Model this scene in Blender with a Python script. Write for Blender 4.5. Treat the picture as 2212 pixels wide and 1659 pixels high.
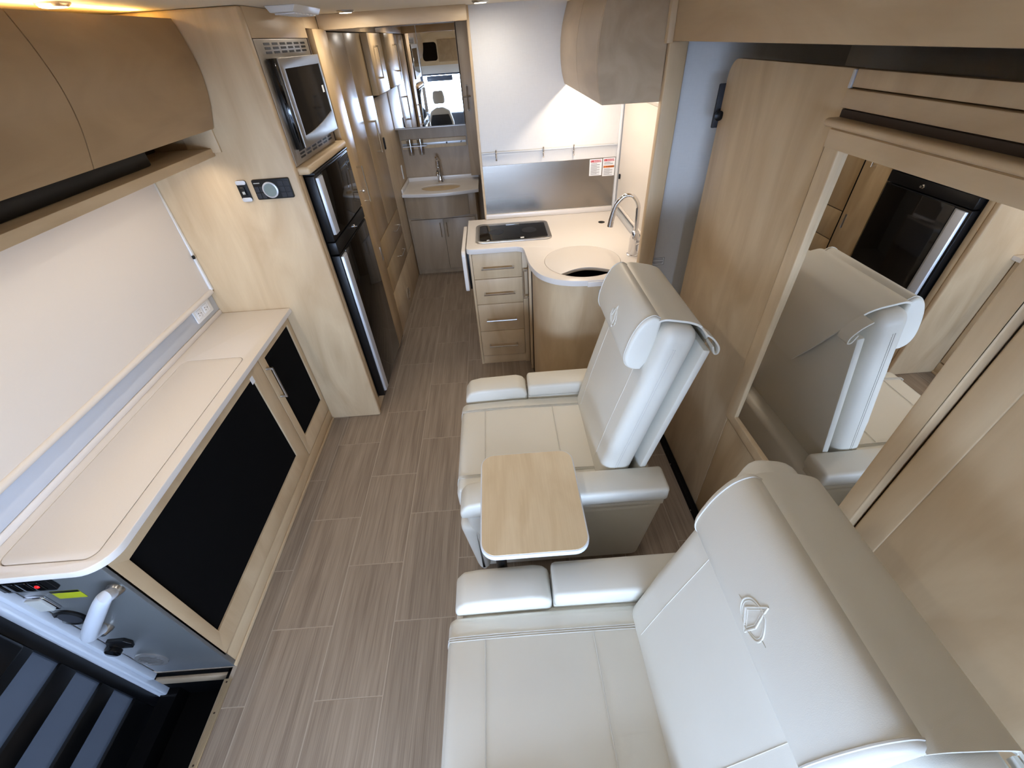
import bpy, bmesh, math, random
from mathutils import Vector, Matrix
random.seed(7)
S = bpy.context.scene
for o in list(bpy.data.objects): bpy.data.objects.remove(o, do_unlink=True)
C = S.collection
PI = math.pi

# ------------------------------------------------------------------ camera
F_PX, CAM = 912.0, Vector((0, 0, 1.92))
yaw, pitch, roll = [math.radians(a) for a in (0.26, -39.52, 4.13)]
fw = Vector((math.sin(yaw)*math.cos(pitch), math.cos(yaw)*math.cos(pitch), math.sin(pitch)))
rt = Vector((math.cos(yaw), -math.sin(yaw), 0)); dn = fw.cross(rt)
r2 = math.cos(roll)*rt + math.sin(roll)*dn; d2 = -math.sin(roll)*rt + math.cos(roll)*dn
cd = bpy.data.cameras.new('camera'); cam = bpy.data.objects.new('camera', cd); C.objects.link(cam)
cd.sensor_fit = 'HORIZONTAL'; cd.sensor_width = 36; cd.lens = F_PX/2212*36; cd.clip_start = .01
M = Matrix((r2, -d2, -fw)).transposed().to_4x4(); M.translation = CAM; cam.matrix_world = M
S.camera = cam

# ------------------------------------------------------------------ world, exposure
w = bpy.data.worlds.new('sky'); S.world = w; w.use_nodes = True
bg = w.node_tree.nodes['Background']; bg.inputs[0].default_value = (.58, .72, 1.0, 1); bg.inputs[1].default_value = 32.0
S.view_settings.view_transform = 'Standard'; S.view_settings.look = 'None'
S.view_settings.gamma = 1; S.view_settings.exposure = 0.36; S.view_settings.use_curve_mapping = False

def area(name, loc, sx, sy, power, col, rot=(0, 0, 0), shape='RECTANGLE', spread=PI, portal=False):
    l = bpy.data.lights.new(name, 'AREA'); l.shape = shape; l.size = sx; l.size_y = sy
    l.energy = power; l.color = col; l.spread = spread
    if portal: l.cycles.is_portal = True
    o = bpy.data.objects.new(name, l); C.objects.link(o); o.location = loc; o.rotation_euler = rot
    return o
WARM = (1.0, .86, .70); AMBER = (1.0, .72, .28); NEUT = (1.0, .93, .84)
# daylight portals at the cab's glass
area('windshield_portal', (-.34, -2.22, 1.0), 2.1, .68, 1, (1, 1, 1), (PI/2, 0, 0), portal=True)
area('cab_window_portal', (-1.53, -1.85, 1.03), .55, .7, 1, (1, 1, 1), (0, -PI/2, 0), portal=True)
area('cab_window_portal', (.85, -1.85, 1.03), .55, .7, 1, (1, 1, 1), (0, PI/2, 0), portal=True)

# ------------------------------------------------------------------ materials
def srgb(r, g, b):
    f = lambda c: (c/255/12.92) if c/255 <= .04045 else ((c/255+.055)/1.055)**2.4
    return (f(r), f(g), f(b), 1)
def base(name):
    m = bpy.data.materials.new(name); m.use_nodes = True
    nt = m.node_tree; return m, nt, nt.nodes['Principled BSDF']
def mat(name, col, rough=.5, metal=0., bump=0., bscale=400, var=0., vscale=3, spec=.5, coat=0., emit=None, estr=0., alpha=1., trans=0., sheen=0.):
    m, nt, b = base(name)
    b.inputs['Base Color'].default_value = col; b.inputs['Roughness'].default_value = rough
    b.inputs['Metallic'].default_value = metal; b.inputs['Specular IOR Level'].default_value = spec
    b.inputs['Coat Weight'].default_value = coat; b.inputs['Transmission Weight'].default_value = trans
    b.inputs['Alpha'].default_value = alpha
    if emit: b.inputs['Emission Color'].default_value = emit; b.inputs['Emission Strength'].default_value = estr
    tc = nt.nodes.new('ShaderNodeTexCoord')
    n = nt.nodes.new('ShaderNodeTexNoise'); nt.links.new(tc.outputs['Object'], n.inputs['Vector'])
    if bump:
        n.inputs['Scale'].default_value = bscale; n.inputs['Detail'].default_value = 2
        bp = nt.nodes.new('ShaderNodeBump'); bp.inputs['Strength'].default_value = bump; bp.inputs['Distance'].default_value = .002
        nt.links.new(n.outputs['Fac'], bp.inputs['Height']); nt.links.new(bp.outputs['Normal'], b.inputs['Normal'])
    if var:
        v = nt.nodes.new('ShaderNodeTexNoise'); nt.links.new(tc.outputs['Object'], v.inputs['Vector'])
        v.inputs['Scale'].default_value = vscale; v.inputs['Detail'].default_value = 3
        r = nt.nodes.new('ShaderNodeValToRGB')
        r.color_ramp.elements[0].color = tuple(c*(1-var) for c in col[:3])+(1,)
        r.color_ramp.elements[1].color = tuple(min(1, c*(1+var)) for c in col[:3])+(1,)
        nt.links.new(v.outputs['Fac'], r.inputs['Fac']); nt.links.new(r.outputs['Color'], b.inputs['Base Color'])
    return m
def wood(name, dark, light, axis=2, rough=.42, fine=.5, scale=1.0):
    """light maple veneer: long figure along one axis, fine grain on top"""
    m, nt, b = base(name); L = nt.links
    tc = nt.nodes.new('ShaderNodeTexCoord')
    def stretched(across, along):
        mp = nt.nodes.new('ShaderNodeMapping'); sc = [across]*3; sc[axis] = along
        mp.inputs['Scale'].default_value = sc; L.new(tc.outputs['Object'], mp.inputs['Vector']); return mp
    a = nt.nodes.new('ShaderNodeTexNoise'); L.new(stretched(5.5*scale, 1.3*scale).outputs[0], a.inputs['Vector'])
    a.inputs['Scale'].default_value = 1; a.inputs['Detail'].default_value = 5; a.inputs['Distortion'].default_value = 1.8
    g = nt.nodes.new('ShaderNodeTexNoise'); L.new(stretched(140*scale, 4*scale).outputs[0], g.inputs['Vector'])
    g.inputs['Scale'].default_value = 1; g.inputs['Detail'].default_value = 2
    r = nt.nodes.new('ShaderNodeValToRGB'); r.color_ramp.elements[0].position = .34; r.color_ramp.elements[1].position = .66
    r.color_ramp.elements[0].color = dark; r.color_ramp.elements[1].color = light
    mx = nt.nodes.new('ShaderNodeMixRGB'); mx.blend_type = 'MIX'; mx.inputs[0].default_value = .16*fine
    L.new(a.outputs['Fac'], mx.inputs[1]); L.new(g.outputs['Fac'], mx.inputs[2])
    L.new(mx.outputs[0], r.inputs['Fac']); L.new(r.outputs['Color'], b.inputs['Base Color'])
    b.inputs['Roughness'].default_value = rough; b.inputs['Specular IOR Level'].default_value = .4
    return m
MAPLE_D, MAPLE_L = srgb(194, 167, 131), srgb(212, 188, 152)
M_wood = wood('maple_vertical', MAPLE_D, MAPLE_L, 2)
M_woody = wood('maple_along_y', MAPLE_D, MAPLE_L, 1)
M_woodx = wood('maple_along_x', MAPLE_D, MAPLE_L, 0)
M_door = wood('maple_door', srgb(160, 132, 98), srgb(174, 146, 110), 1, rough=.36, fine=.3)
M_gloss = wood('maple_gloss', srgb(178, 150, 110), srgb(194, 166, 126), 2, rough=.29)
M_galdoor = wood('maple_galley_door', srgb(176, 154, 124), srgb(190, 168, 138), 1, rough=.4, fine=.2)
M_grey = wood('maple_greyed', srgb(156, 135, 110), srgb(173, 152, 126), 2, rough=.4)
M_table = wood('oak_tabletop', srgb(218, 194, 156), srgb(234, 214, 180), 1, rough=.38, fine=1.2, scale=1.6)
M_white = mat('white_solid_surface', srgb(228, 221, 213), .28, var=.02, vscale=220, bump=.02)
M_wall = None
M_ceil = mat('cream_ceiling_vinyl', srgb(226, 218, 202), .6, bump=.08, bscale=300)
M_leather = mat('cream_leather', srgb(226, 222, 210), .42, bump=.10, bscale=900, var=.02, vscale=6, spec=.45)
M_leather_dk = mat('cream_leather_seam', srgb(216, 212, 202), .5, bump=.1, bscale=900)
M_black = mat('black_plastic', srgb(8, 8, 9), .38, spec=.35)
M_bgloss = mat('black_glass', srgb(9, 9, 10), .06, spec=.5)
M_mesh = mat('black_speaker_cloth', srgb(10, 10, 11), .95, bump=.2, bscale=900, spec=.1)
M_chrome = mat('chrome', srgb(225, 225, 228), .08, 1)
M_nickel = mat('brushed_nickel', srgb(190, 188, 184), .28, 1)
M_silver = mat('satin_silver', srgb(206, 209, 213), .42, .45)
M_mirror = mat('mirror_glass', (.94, .94, .93, 1), .0, 1)
M_alu = mat('aluminium_edge', srgb(196, 178, 148), .4, .8, bump=.1, bscale=120)
M_plastic = mat('white_plastic', srgb(232, 232, 230), .35)
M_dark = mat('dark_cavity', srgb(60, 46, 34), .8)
M_rubber = mat('black_rubber', srgb(4, 4, 5), .7, spec=.15)
M_grout = mat('grout', srgb(176, 160, 141), .7)
M_blind = mat('blind_fabric', srgb(222, 214, 204), .55, bump=.12, bscale=500)
M_enamel = mat('white_metal', srgb(196, 201, 209), .38)
M_sink = mat('dark_sink_steel', srgb(120, 112, 100), .3, 1)
M_endpanel = mat('grey_metal_laminate', srgb(108, 110, 110), .28, .3)
M_vent = mat('grey_vent_plastic', srgb(104, 102, 100), .5)
M_grey_panel = mat('grey_fabric_panel', srgb(176, 176, 170), .5, bump=.05)
M_red = mat('red_print', srgb(190, 40, 50), .5); M_orange = mat('orange_print', srgb(222, 124, 48), .5)
M_print = mat('grey_print', srgb(130, 128, 126), .6); M_wprint = mat('white_print', srgb(240, 240, 240), .5); M_kprint = mat('black_print', srgb(20, 20, 20), .5)
M_yellow = mat('yellow_sticker', srgb(160, 164, 18), .5)
M_lcd = mat('lcd_face', srgb(128, 140, 136), .25)
M_led = mat('red_led', srgb(200, 10, 10), .3, emit=(1, .02, .02, 1), estr=.35)
M_lens = mat('puck_lens', (1, 1, 1, 1), .4, emit=(1, .88, .68, 1), estr=14)
M_strip = mat('amber_led_strip', (1, .8, .4, 1), .4, emit=(1, .66, .2, 1), estr=9)
M_cream = mat('cream_basin', srgb(226, 208, 178), .25)
M_seatgrey = mat('cab_seat_cloth', srgb(160, 150, 136), .7, bump=.2); M_dash = mat('dash_plastic', srgb(34, 36, 42), .6)
M_asphalt = mat('asphalt', srgb(96, 98, 104), .9, bump=.4, bscale=60, var=.15, vscale=8)

def glass(name, tint, rough, mixf):
    m = bpy.data.materials.new(name); m.use_nodes = True; nt = m.node_tree; nt.nodes.clear()
    out = nt.nodes.new('ShaderNodeOutputMaterial'); mx = nt.nodes.new('ShaderNodeMixShader')
    t = nt.nodes.new('ShaderNodeBsdfTransparent'); t.inputs[0].default_value = tint
    g = nt.nodes.new('ShaderNodeBsdfGlossy'); g.inputs['Roughness'].default_value = rough
    mx.inputs[0].default_value = mixf
    nt.links.new(t.outputs[0], mx.inputs[1]); nt.links.new(g.outputs[0], mx.inputs[2]); nt.links.new(mx.outputs[0], out.inputs[0]); return m
M_pane = glass('window_glass', (.95, .98, 1, 1), .0, .05)
M_cup = glass('clear_cup', (.93, .93, .92, 1), .05, .10)
def screen_mat():
    m = bpy.data.materials.new('screen_mesh'); m.use_nodes = True; nt = m.node_tree; nt.nodes.clear()
    out = nt.nodes.new('ShaderNodeOutputMaterial'); mx = nt.nodes.new('ShaderNodeMixShader')
    t = nt.nodes.new('ShaderNodeBsdfTransparent'); d = nt.nodes.new('ShaderNodeBsdfDiffuse')
    d.inputs[0].default_value = srgb(70, 78, 90); mx.inputs[0].default_value = .9
    nt.links.new(t.outputs[0], mx.inputs[1]); nt.links.new(d.outputs[0], mx.inputs[2]); nt.links.new(mx.outputs[0], out.inputs[0]); return m
M_screen = screen_mat()
def weave(name, col, amp=.06):
    m, nt, b = base(name); L = nt.links
    tc = nt.nodes.new('ShaderNodeTexCoord'); fac = None
    for sc in ((30, 30, 420), (420, 420, 30)):
        mp = nt.nodes.new('ShaderNodeMapping'); mp.inputs['Scale'].default_value = sc; L.new(tc.outputs['Object'], mp.inputs['Vector'])
        n = nt.nodes.new('ShaderNodeTexNoise'); n.inputs['Scale'].default_value = 1; L.new(mp.outputs[0], n.inputs['Vector'])
        if fac is None: fac = n.outputs['Fac']
        else:
            a = nt.nodes.new('ShaderNodeMath'); a.operation = 'ADD'; L.new(fac, a.inputs[0]); L.new(n.outputs['Fac'], a.inputs[1]); fac = a.outputs[0]
    r = nt.nodes.new('ShaderNodeValToRGB'); r.color_ramp.elements[0].position = .3; r.color_ramp.elements[1].position = .75
    h = nt.nodes.new('ShaderNodeMath'); h.operation = 'MULTIPLY'; h.inputs[1].default_value = .5; L.new(fac, h.inputs[0])
    r.color_ramp.elements[0].color = tuple(c*(1-amp) for c in col[:3])+(1,); r.color_ramp.elements[1].color = col
    L.new(h.outputs[0], r.inputs['Fac']); L.new(r.outputs['Color'], b.inputs['Base Color'])
    b.inputs['Roughness'].default_value = .55
    return m
M_wall = weave('white_linen_vinyl', srgb(226, 223, 218))
def brushed():
    m, nt, b = base('brushed_steel'); L = nt.links
    tc = nt.nodes.new('ShaderNodeTexCoord'); mp = nt.nodes.new('ShaderNodeMapping'); mp.inputs['Scale'].default_value = (3, 300, 300)
    n = nt.nodes.new('ShaderNodeTexNoise'); n.inputs['Scale'].default_value = 1; n.inputs['Detail'].default_value = 3
    L.new(tc.outputs['Object'], mp.inputs['Vector']); L.new(mp.outputs[0], n.inputs['Vector'])
    bp = nt.nodes.new('ShaderNodeBump'); bp.inputs['Strength'].default_value = .12; bp.inputs['Distance'].default_value = .001
    L.new(n.outputs['Fac'], bp.inputs['Height']); L.new(bp.outputs['Normal'], b.inputs['Normal'])
    b.inputs['Base Color'].default_value = srgb(150, 143, 134); b.inputs['Metallic'].default_value = 1; b.inputs['Roughness'].default_value = .25
    return m
M_steel = brushed()
M_mwsteel = mat('microwave_steel', srgb(168, 161, 150), .38, .9, bump=.03, bscale=300)
def tile_mat():
    m, nt, b = base('streaked_vinyl_tile'); L = nt.links
    tc = nt.nodes.new('ShaderNodeTexCoord'); oi = nt.nodes.new('ShaderNodeObjectInfo')
    geo = nt.nodes.new('ShaderNodeNewGeometry')
    ad = nt.nodes.new('ShaderNodeVectorMath'); ad.operation = 'ADD'
    cb = nt.nodes.new('ShaderNodeCombineXYZ'); mu = nt.nodes.new('ShaderNodeMath'); mu.operation = 'MULTIPLY'; mu.inputs[1].default_value = 37
    L.new(oi.outputs['Random'], mu.inputs[0]); L.new(mu.outputs[0], cb.inputs[2])
    L.new(geo.outputs['Position'], ad.inputs[0]); L.new(cb.outputs[0], ad.inputs[1])
    facs = []
    for sc in ((260, 5, 1), (34, 1.4, 1)):
        mp = nt.nodes.new('ShaderNodeMapping'); mp.inputs['Scale'].default_value = sc; L.new(ad.outputs[0], mp.inputs['Vector'])
        n = nt.nodes.new('ShaderNodeTexNoise'); n.inputs['Scale'].default_value = 1; n.inputs['Detail'].default_value = 3
        L.new(mp.outputs[0], n.inputs['Vector']); facs.append(n.outputs['Fac'])
    mx = nt.nodes.new('ShaderNodeMixRGB'); mx.inputs[0].default_value = .5; L.new(facs[0], mx.inputs[1]); L.new(facs[1], mx.inputs[2])
    r = nt.nodes.new('ShaderNodeValToRGB'); r.color_ramp.elements[0].position = .36; r.color_ramp.elements[1].position = .64
    r.color_ramp.elements[0].color = srgb(130, 114, 98); r.color_ramp.elements[1].color = srgb(164, 147, 128)
    L.new(mx.outputs[0], r.inputs['Fac']); L.new(r.outputs['Color'], b.inputs['Base Color'])
    b.inputs['Roughness'].default_value = .42; b.inputs['Specular IOR Level'].default_value = .4
    return m
M_tile = tile_mat()

# ------------------------------------------------------------------ geometry helpers (world coordinates)
def nb(): return bmesh.new()
def bx(bm, lo, hi, bev=0., seg=2):
    v = [bm.verts.new((x, y, z)) for x in (lo[0], hi[0]) for y in (lo[1], hi[1]) for z in (lo[2], hi[2])]
    fs = [bm.faces.new([v[i] for i in f]) for f in ((0, 1, 3, 2), (4, 6, 7, 5), (0, 4, 5, 1), (2, 3, 7, 6), (0, 2, 6, 4), (1, 5, 7, 3))]
    if bev:
        es = list({e for f in fs for e in f.edges})
        bmesh.ops.bevel(bm, geom=es, offset=bev, segments=seg, affect='EDGES', profile=.5)
    return bm
def prism(bm, prof, axis, a, b, bev=0., seg=2, capbev=None):
    """extrude a 2D profile along an axis; profile coords are the other two axes in xyz order"""
    def P(u, v, t):
        return {0: (t, u, v), 1: (u, t, v), 2: (u, v, t)}[axis]
    A = [bm.verts.new(P(u, v, a)) for u, v in prof]; B = [bm.verts.new(P(u, v, b)) for u, v in prof]
    n = len(prof); fs = [bm.faces.new(A), bm.faces.new(B[::-1])]
    for i in range(n): fs.append(bm.faces.new((A[i], B[i], B[(i+1) % n], A[(i+1) % n])))
    bmesh.ops.recalc_face_normals(bm, faces=fs)
    if bev:
        es = list({e for f in fs[:2] for e in f.edges}) if capbev else list({e for f in fs for e in f.edges})
        bmesh.ops.bevel(bm, geom=es, offset=bev, segments=seg, affect='EDGES', profile=.5)
    return bm
def tube(bm, pts, r, seg=10, closed=False, cap=True):
    pts = [Vector(p) for p in pts]; n = len(pts); rings = []
    rr = r if isinstance(r, (list, tuple)) else [r]*n
    prev = None
    for i, p in enumerate(pts):
        if closed: t = (pts[(i+1) % n]-pts[i-1]).normalized()
        else: t = (pts[min(i+1, n-1)]-pts[max(i-1, 0)]).normalized()
        if prev is None:
            up = Vector((0, 0, 1)) if abs(t.z) < .9 else Vector((1, 0, 0)); u = t.cross(up).normalized()
        else: u = (prev-t*prev.dot(t)).normalized()
        prev = u; v = t.cross(u)
        rings.append([bm.verts.new(p+(u*math.cos(2*PI*k/seg)+v*math.sin(2*PI*k/seg))*rr[i]) for k in range(seg)])
    m = n if closed else n-1
    for i in range(m):
        a, b = rings[i], rings[(i+1) % n]
        for k in range(seg): bm.faces.new((a[k], a[(k+1) % seg], b[(k+1) % seg], b[k]))
    if cap and not closed: bm.faces.new(rings[0][::-1]); bm.faces.new(rings[-1])
    return bm
def lathe(bm, c, prof, axis=2, seg=28):
    rings = []
    for r, h in prof:
        ring = []
        for k in range(seg):
            a = 2*PI*k/seg; u, v = r*math.cos(a), r*math.sin(a)
            d = {2: (u, v, h), 1: (u, h, v), 0: (h, u, v)}[axis]
            ring.append(bm.verts.new((c[0]+d[0], c[1]+d[1], c[2]+d[2])))
        rings.append(ring)
    for a, b in zip(rings, rings[1:]):
        for k in range(seg): bm.faces.new((a[k], a[(k+1) % seg], b[(k+1) % seg], b[k]))
    bm.faces.new(rings[0][::-1]); bm.faces.new(rings[-1])
    bmesh.ops.recalc_face_normals(bm, faces=bm.faces[:]); return bm
def sheet(bm, path, axis, a, b, th, nseg=1):
    """thin bent sheet: 2D path extruded along an axis with thickness"""
    pts = [Vector(p) for p in path]; nrm = []
    for i in range(len(pts)):
        t = pts[min(i+1, len(pts)-1)]-pts[max(i-1, 0)]; nrm.append(Vector((-t.y, t.x)).normalized())
    prof = [tuple(p+n*th/2) for p, n in zip(pts, nrm)]+[tuple(p-n*th/2) for p, n in reversed(list(zip(pts, nrm)))]
    def P(u, v, t): return {0: (t, u, v), 1: (u, t, v), 2: (u, v, t)}[axis]
    rows = [[bm.verts.new(P(u, v, a+(b-a)*k/nseg)) for u, v in prof] for k in range(nseg+1)]
    n = len(prof); m = len(pts)
    for r0, r1 in zip(rows, rows[1:]):
        for i in range(n): bm.faces.new((r0[i], r1[i], r1[(i+1) % n], r0[(i+1) % n]))
    for r in (rows[0], rows[-1]):
        for i in range(m-1): bm.faces.new((r[i], r[i+1], r[n-2-i], r[n-1-i]))
    bmesh.ops.recalc_face_normals(bm, faces=bm.faces[:]); return bm
def link(name, me, m, parent):
    o = bpy.data.objects.new(name, me); C.objects.link(o)
    if m: me.materials.clear(); me.materials.append(m)
    if parent is not None:
        o.parent = parent
        if parent.type == 'EMPTY' or parent.get('_moved'): o.matrix_parent_inverse = Matrix.Translation(-parent.location)
    return o
def obj(name, bm, m, parent=None, smooth=35):
    me = bpy.data.meshes.new(name); bm.to_mesh(me); bm.free()
    if smooth:
        me.polygons.foreach_set('use_smooth', [True]*len(me.polygons)); me.set_sharp_from_angle(angle=math.radians(smooth))
    o = link(name, me, m, parent)
    if parent is None:
        vs = [v.co for v in me.vertices]
        c = Vector(((min(v.x for v in vs)+max(v.x for v in vs))/2, (min(v.y for v in vs)+max(v.y for v in vs))/2, min(v.z for v in vs)))
        me.transform(Matrix.Translation(-c)); o.location = c; o['_moved'] = 1
    return o
def tag(o, label, cat, group=None):
    o['label'] = label; o['category'] = cat
    if group: o['group'] = group
    return o
def thing(name, label, cat, loc, group=None):
    o = bpy.data.objects.new(name, None); C.objects.link(o); o.location = loc; o.empty_display_size = .05
    return tag(o, label, cat, group)
def struct(name, bm, m, parent=None, label=None):
    o = obj(name, bm, m, parent, smooth=30)
    if parent is None: o['kind'] = 'structure'
    if label: o['label'] = label
    return o
def box(name, lo, hi, m, parent=None, bev=.002, seg=2): return obj(name, bx(nb(), lo, hi, bev, seg), m, parent)
def poly(name, loops, h, mtx, m, parent=None, bev=0., res=2):
    """flat board from 2D outlines (first outer, rest holes), thickness h centred on local z=0"""
    cu = bpy.data.curves.new(name, 'CURVE'); cu.dimensions = '2D'; cu.fill_mode = 'BOTH'
    cu.extrude = h/2-bev; cu.bevel_depth = bev; cu.bevel_resolution = res; cu.offset = -bev
    for lp in loops:
        sp = cu.splines.new('POLY'); sp.points.add(len(lp)-1); sp.use_cyclic_u = True
        for p, q in zip(sp.points, lp): p.co = (q[0], q[1], 0, 1)
    t = bpy.data.objects.new('tmp', cu); C.objects.link(t)
    me = bpy.data.meshes.new_from_object(t.evaluated_get(bpy.context.evaluated_depsgraph_get()))
    bpy.data.objects.remove(t); bpy.data.curves.remove(cu)
    me.transform(mtx); bm = nb(); bm.from_mesh(me); bpy.data.meshes.remove(me)
    bmesh.ops.remove_doubles(bm, verts=bm.verts[:], dist=1e-6)
    return obj(name, bm, m, parent)
# frames: local (u,v) on a wall -> world
def fr_x(x, sgn=1):   # board in YZ plane facing +X (sgn=1: u=+Y) ; u=Y v=Z
    return Matrix(((0, 0, 1, x), (1, 0, 0, 0), (0, 1, 0, 0), (0, 0, 0, 1)))
def fr_y(y):          # board in XZ plane, u=X v=Z
    return Matrix(((1, 0, 0, 0), (0, 0, -1, y), (0, 1, 0, 0), (0, 0, 0, 1)))
def fr_z(z): return Matrix.Translation((0, 0, z))
def rrect(x0, y0, x1, y1, r, n=6, corners=(1, 1, 1, 1)):
    out = []
    for (cx, cy, a0, on) in ((x1-r, y1-r, 0, corners[0]), (x0+r, y1-r, 90, corners[1]), (x0+r, y0+r, 180, corners[2]), (x1-r, y0+r, 270, corners[3])):
        if not on:
            out.append((x1 if a0 in (0, 270) else x0, y1 if a0 in (0, 90) else y0)); continue
        for k in range(n+1):
            a = math.radians(a0+90*k/n); out.append((cx+r*math.cos(a), cy+r*math.sin(a)))
    return out
def circ(cx, cy, r, n=40, ry=None): return [(cx+r*math.cos(2*PI*k/n), cy+(ry or r)*math.sin(2*PI*k/n)) for k in range(n)]
def text(name, s, size, mtx, m, parent):
    cu = bpy.data.curves.new(name, 'FONT'); cu.body = s; cu.size = size; cu.align_x = 'CENTER'; cu.align_y = 'CENTER'; cu.extrude = .0002
    t = bpy.data.objects.new('tmp', cu); C.objects.link(t)
    me = bpy.data.meshes.new_from_object(t.evaluated_get(bpy.context.evaluated_depsgraph_get())); bpy.data.objects.remove(t)
    me.transform(mtx); me.materials.clear(); me.materials.append(m)
    o = link(name, me, m, parent); return o
def bar_handle(parent, a, b, out, r=.005, name='handle', m=None):
    """D pull: square-ended bar from a to b standing off by vector out"""
    a, b, out = Vector(a), Vector(b), Vector(out); bm = nb(); t = (b-a).normalized()
    tube(bm, [a+out-t*.006, b+out+t*.006], r, 8); tube(bm, [a, a+out], r*1.25, 8); tube(bm, [b, b+out], r*1.25, 8)
    return obj(name, bm, m or M_chrome, parent)
def smoothpath(P, n=6, closed=False):
    P = [Vector(p) for p in P]; out = []; N = len(P); rng = range(N if closed else N-1)
    for i in rng:
        g = lambda k: P[k % N] if closed else P[max(0, min(N-1, k))]
        p0, p1, p2, p3 = g(i-1), g(i), g(i+1), g(i+2)
        for k in range(n):
            t = k/n; out.append(.5*((2*p1)+(-p0+p2)*t+(2*p0-5*p1+4*p2-p3)*t*t+(-p0+3*p1-3*p2+p3)*t**3))
    if not closed: out.append(P[-1])
    return out

# ================================================================== SETTING
XL, XR, XF = -1.555, .86, -.888      # left wall, galley side wall, face of the tall cabinets
ZC = 2.06                            # ceiling
YP = 2.105                           # face of the tall panel
YG = 3.12                            # galley partition
YB = 4.69                            # rear wall
# floor: grout bed with individual tiles
flo = struct('floor', bx(nb(), (-1.215, -2.3, -.06), (1.55, YB+.05, -.0006)), M_grout)
struct('floor', bx(nb(), (XL-.02, .655, -.06), (-1.215, YB+.05, -.002)), M_grout)
struct('floor', bx(nb(), (XL-.02, -2.3, -.06), (-1.215, -.12, -.002)), M_grout)
TW, TL, g = .2645, .5355, .0022
tile_me = {}
for ci in range(-3, 7):
    x0, x1 = -.577+(ci-0)*TW-0, -.577+(ci+1)*TW
    x0, x1 = max(x0, -1.2), min(x1, .905)
    if x1-x0 < .02: continue
    off = .782 if ci % 2 == 0 else .514
    for k in range(-2, 8):
        y0, y1 = off+k*TL, off+(k+1)*TL
        if y1 < -.3 or y0 > 4.3: continue
        if y0 > 2.4 and x0 > -.1: continue
        y1 = min(y1, 4.36)
        lo, hi = (x0+g, y0+g, -.002), (x1-g, y1-g, 0)
        if x0 < -.9 and y1 > YP:                      # tall cabinets stand here
            if x1 <= XF or y0 > YP: 
                if x1 <= XF: 
                    if y0 > YP: continue
                    hi = (x1-g, YP-.001, 0)
        key = (round(hi[0]-lo[0], 4), round(hi[1]-lo[1], 4))
        if key not in tile_me:
            bm = bx(nb(), (0, 0, 0), (hi[0]-lo[0], hi[1]-lo[1], .002)); me = bpy.data.meshes.new('tile'); bm.to_mesh(me); bm.free()
            me.materials.append(M_tile); tile_me[key] = me
        o = bpy.data.objects.new('tile', tile_me[key]); C.objects.link(o); o.parent = flo
        o.matrix_parent_inverse = Matrix.Translation(-flo.location); o.location = lo
# ceiling
struct('ceiling', bx(nb(), (XL-.05, -2.35, ZC), (.9, YB+.1, ZC+.06)), M_ceil)
# left wall with entry door opening (Y -.08 .. .65)
bm = nb(); bx(bm, (XL-.06, .66, -.05), (XL, YB+.1, ZC)); bx(bm, (XL-.06, -1.5, -.05), (XL, -.08, ZC)); bx(bm, (XL-.06, -.08, 1.93), (XL, .66, ZC))
bx(bm, (XL-.06, -2.35, -.05), (XL, -1.5, .72)); bx(bm, (XL-.06, -2.35, 1.33), (XL, -1.5, ZC)); bx(bm, (XL-.06, -2.35, .72), (XL, -2.2, 1.33))
struct('wall_left', bm, M_wall)
# right: galley side wall, slide-out shell
struct('wall_right', bx(nb(), (XR, 2.12, 0), (XR+.06, YB+.1, ZC)), M_wall)
bm = nb(); bx(bm, (XR, -1.5, 0), (XR+.06, -.75, ZC)); bx(bm, (XR, -2.35, 0), (XR+.06, -1.5, .72)); bx(bm, (XR, -2.35, 1.33), (XR+.06, -1.5, ZC)); bx(bm, (XR, -2.35, .72), (XR+.06, -2.2, 1.33))
struct('wall_right', bm, M_wall)
bm = nb(); bx(bm, (.75, 2.075, 0), (1.5, 2.115, 1.93)); bx(bm, (1.45, -.75, 0), (1.5, 2.075, 1.93)); bx(bm, (XR, -.8, 0), (1.5, -.75, 1.93))
struct('wall_slideout', bm, M_wall)
struct('wall_daylight_block', bx(nb(), (.64, -.50, 0), (1.5, -.45, ZC)), M_wood)  # unseen wall, added to keep windshield daylight off the near right panels
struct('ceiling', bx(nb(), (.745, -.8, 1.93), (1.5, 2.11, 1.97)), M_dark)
# rear wall, rear side
struct('wall_back', bx(nb(), (XL, YB, 0), (XR+.06, YB+.05, ZC)), M_grey)
struct('wall_partition', bx(nb(), (-.085, YG, 0), (XR, YG+.03, ZC), .001), M_wall)
# header over the washroom doorway
struct('trim_1', bx(nb(), (XF, 3.02, 1.995), (-.087, 3.10, ZC), .003), M_woodx)
struct('trim_2', bx(nb(), (-.094, YG-.006, 0), (-.078, YG+.034, ZC), .003), M_wood)
# slide-out fascia, its rounded end and the post under it
bm = nb(); bx(bm, (.712, -.8, 1.868), (.745, 2.05, ZC), .003)
struct('trim_3', bm, M_woody)
bm = nb(); prism(bm, [(.690, 2.03), (.685, 2.045), (.690, 2.062), (.712, 2.066), (.712, 2.028)], 2, 1.862, ZC, .002)
struct('trim_4', bm, M_wood)
struct('trim_5', bx(nb(), (.703, 2.035, 0), (.778, 2.075, 1.868), .006, 3), M_wood)
# wall corner trim by the galley side wall
struct('trim_6', bx(nb(), (.822, YG-.018, .92), (.838, YG, ZC), .002), M_plastic)
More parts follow.
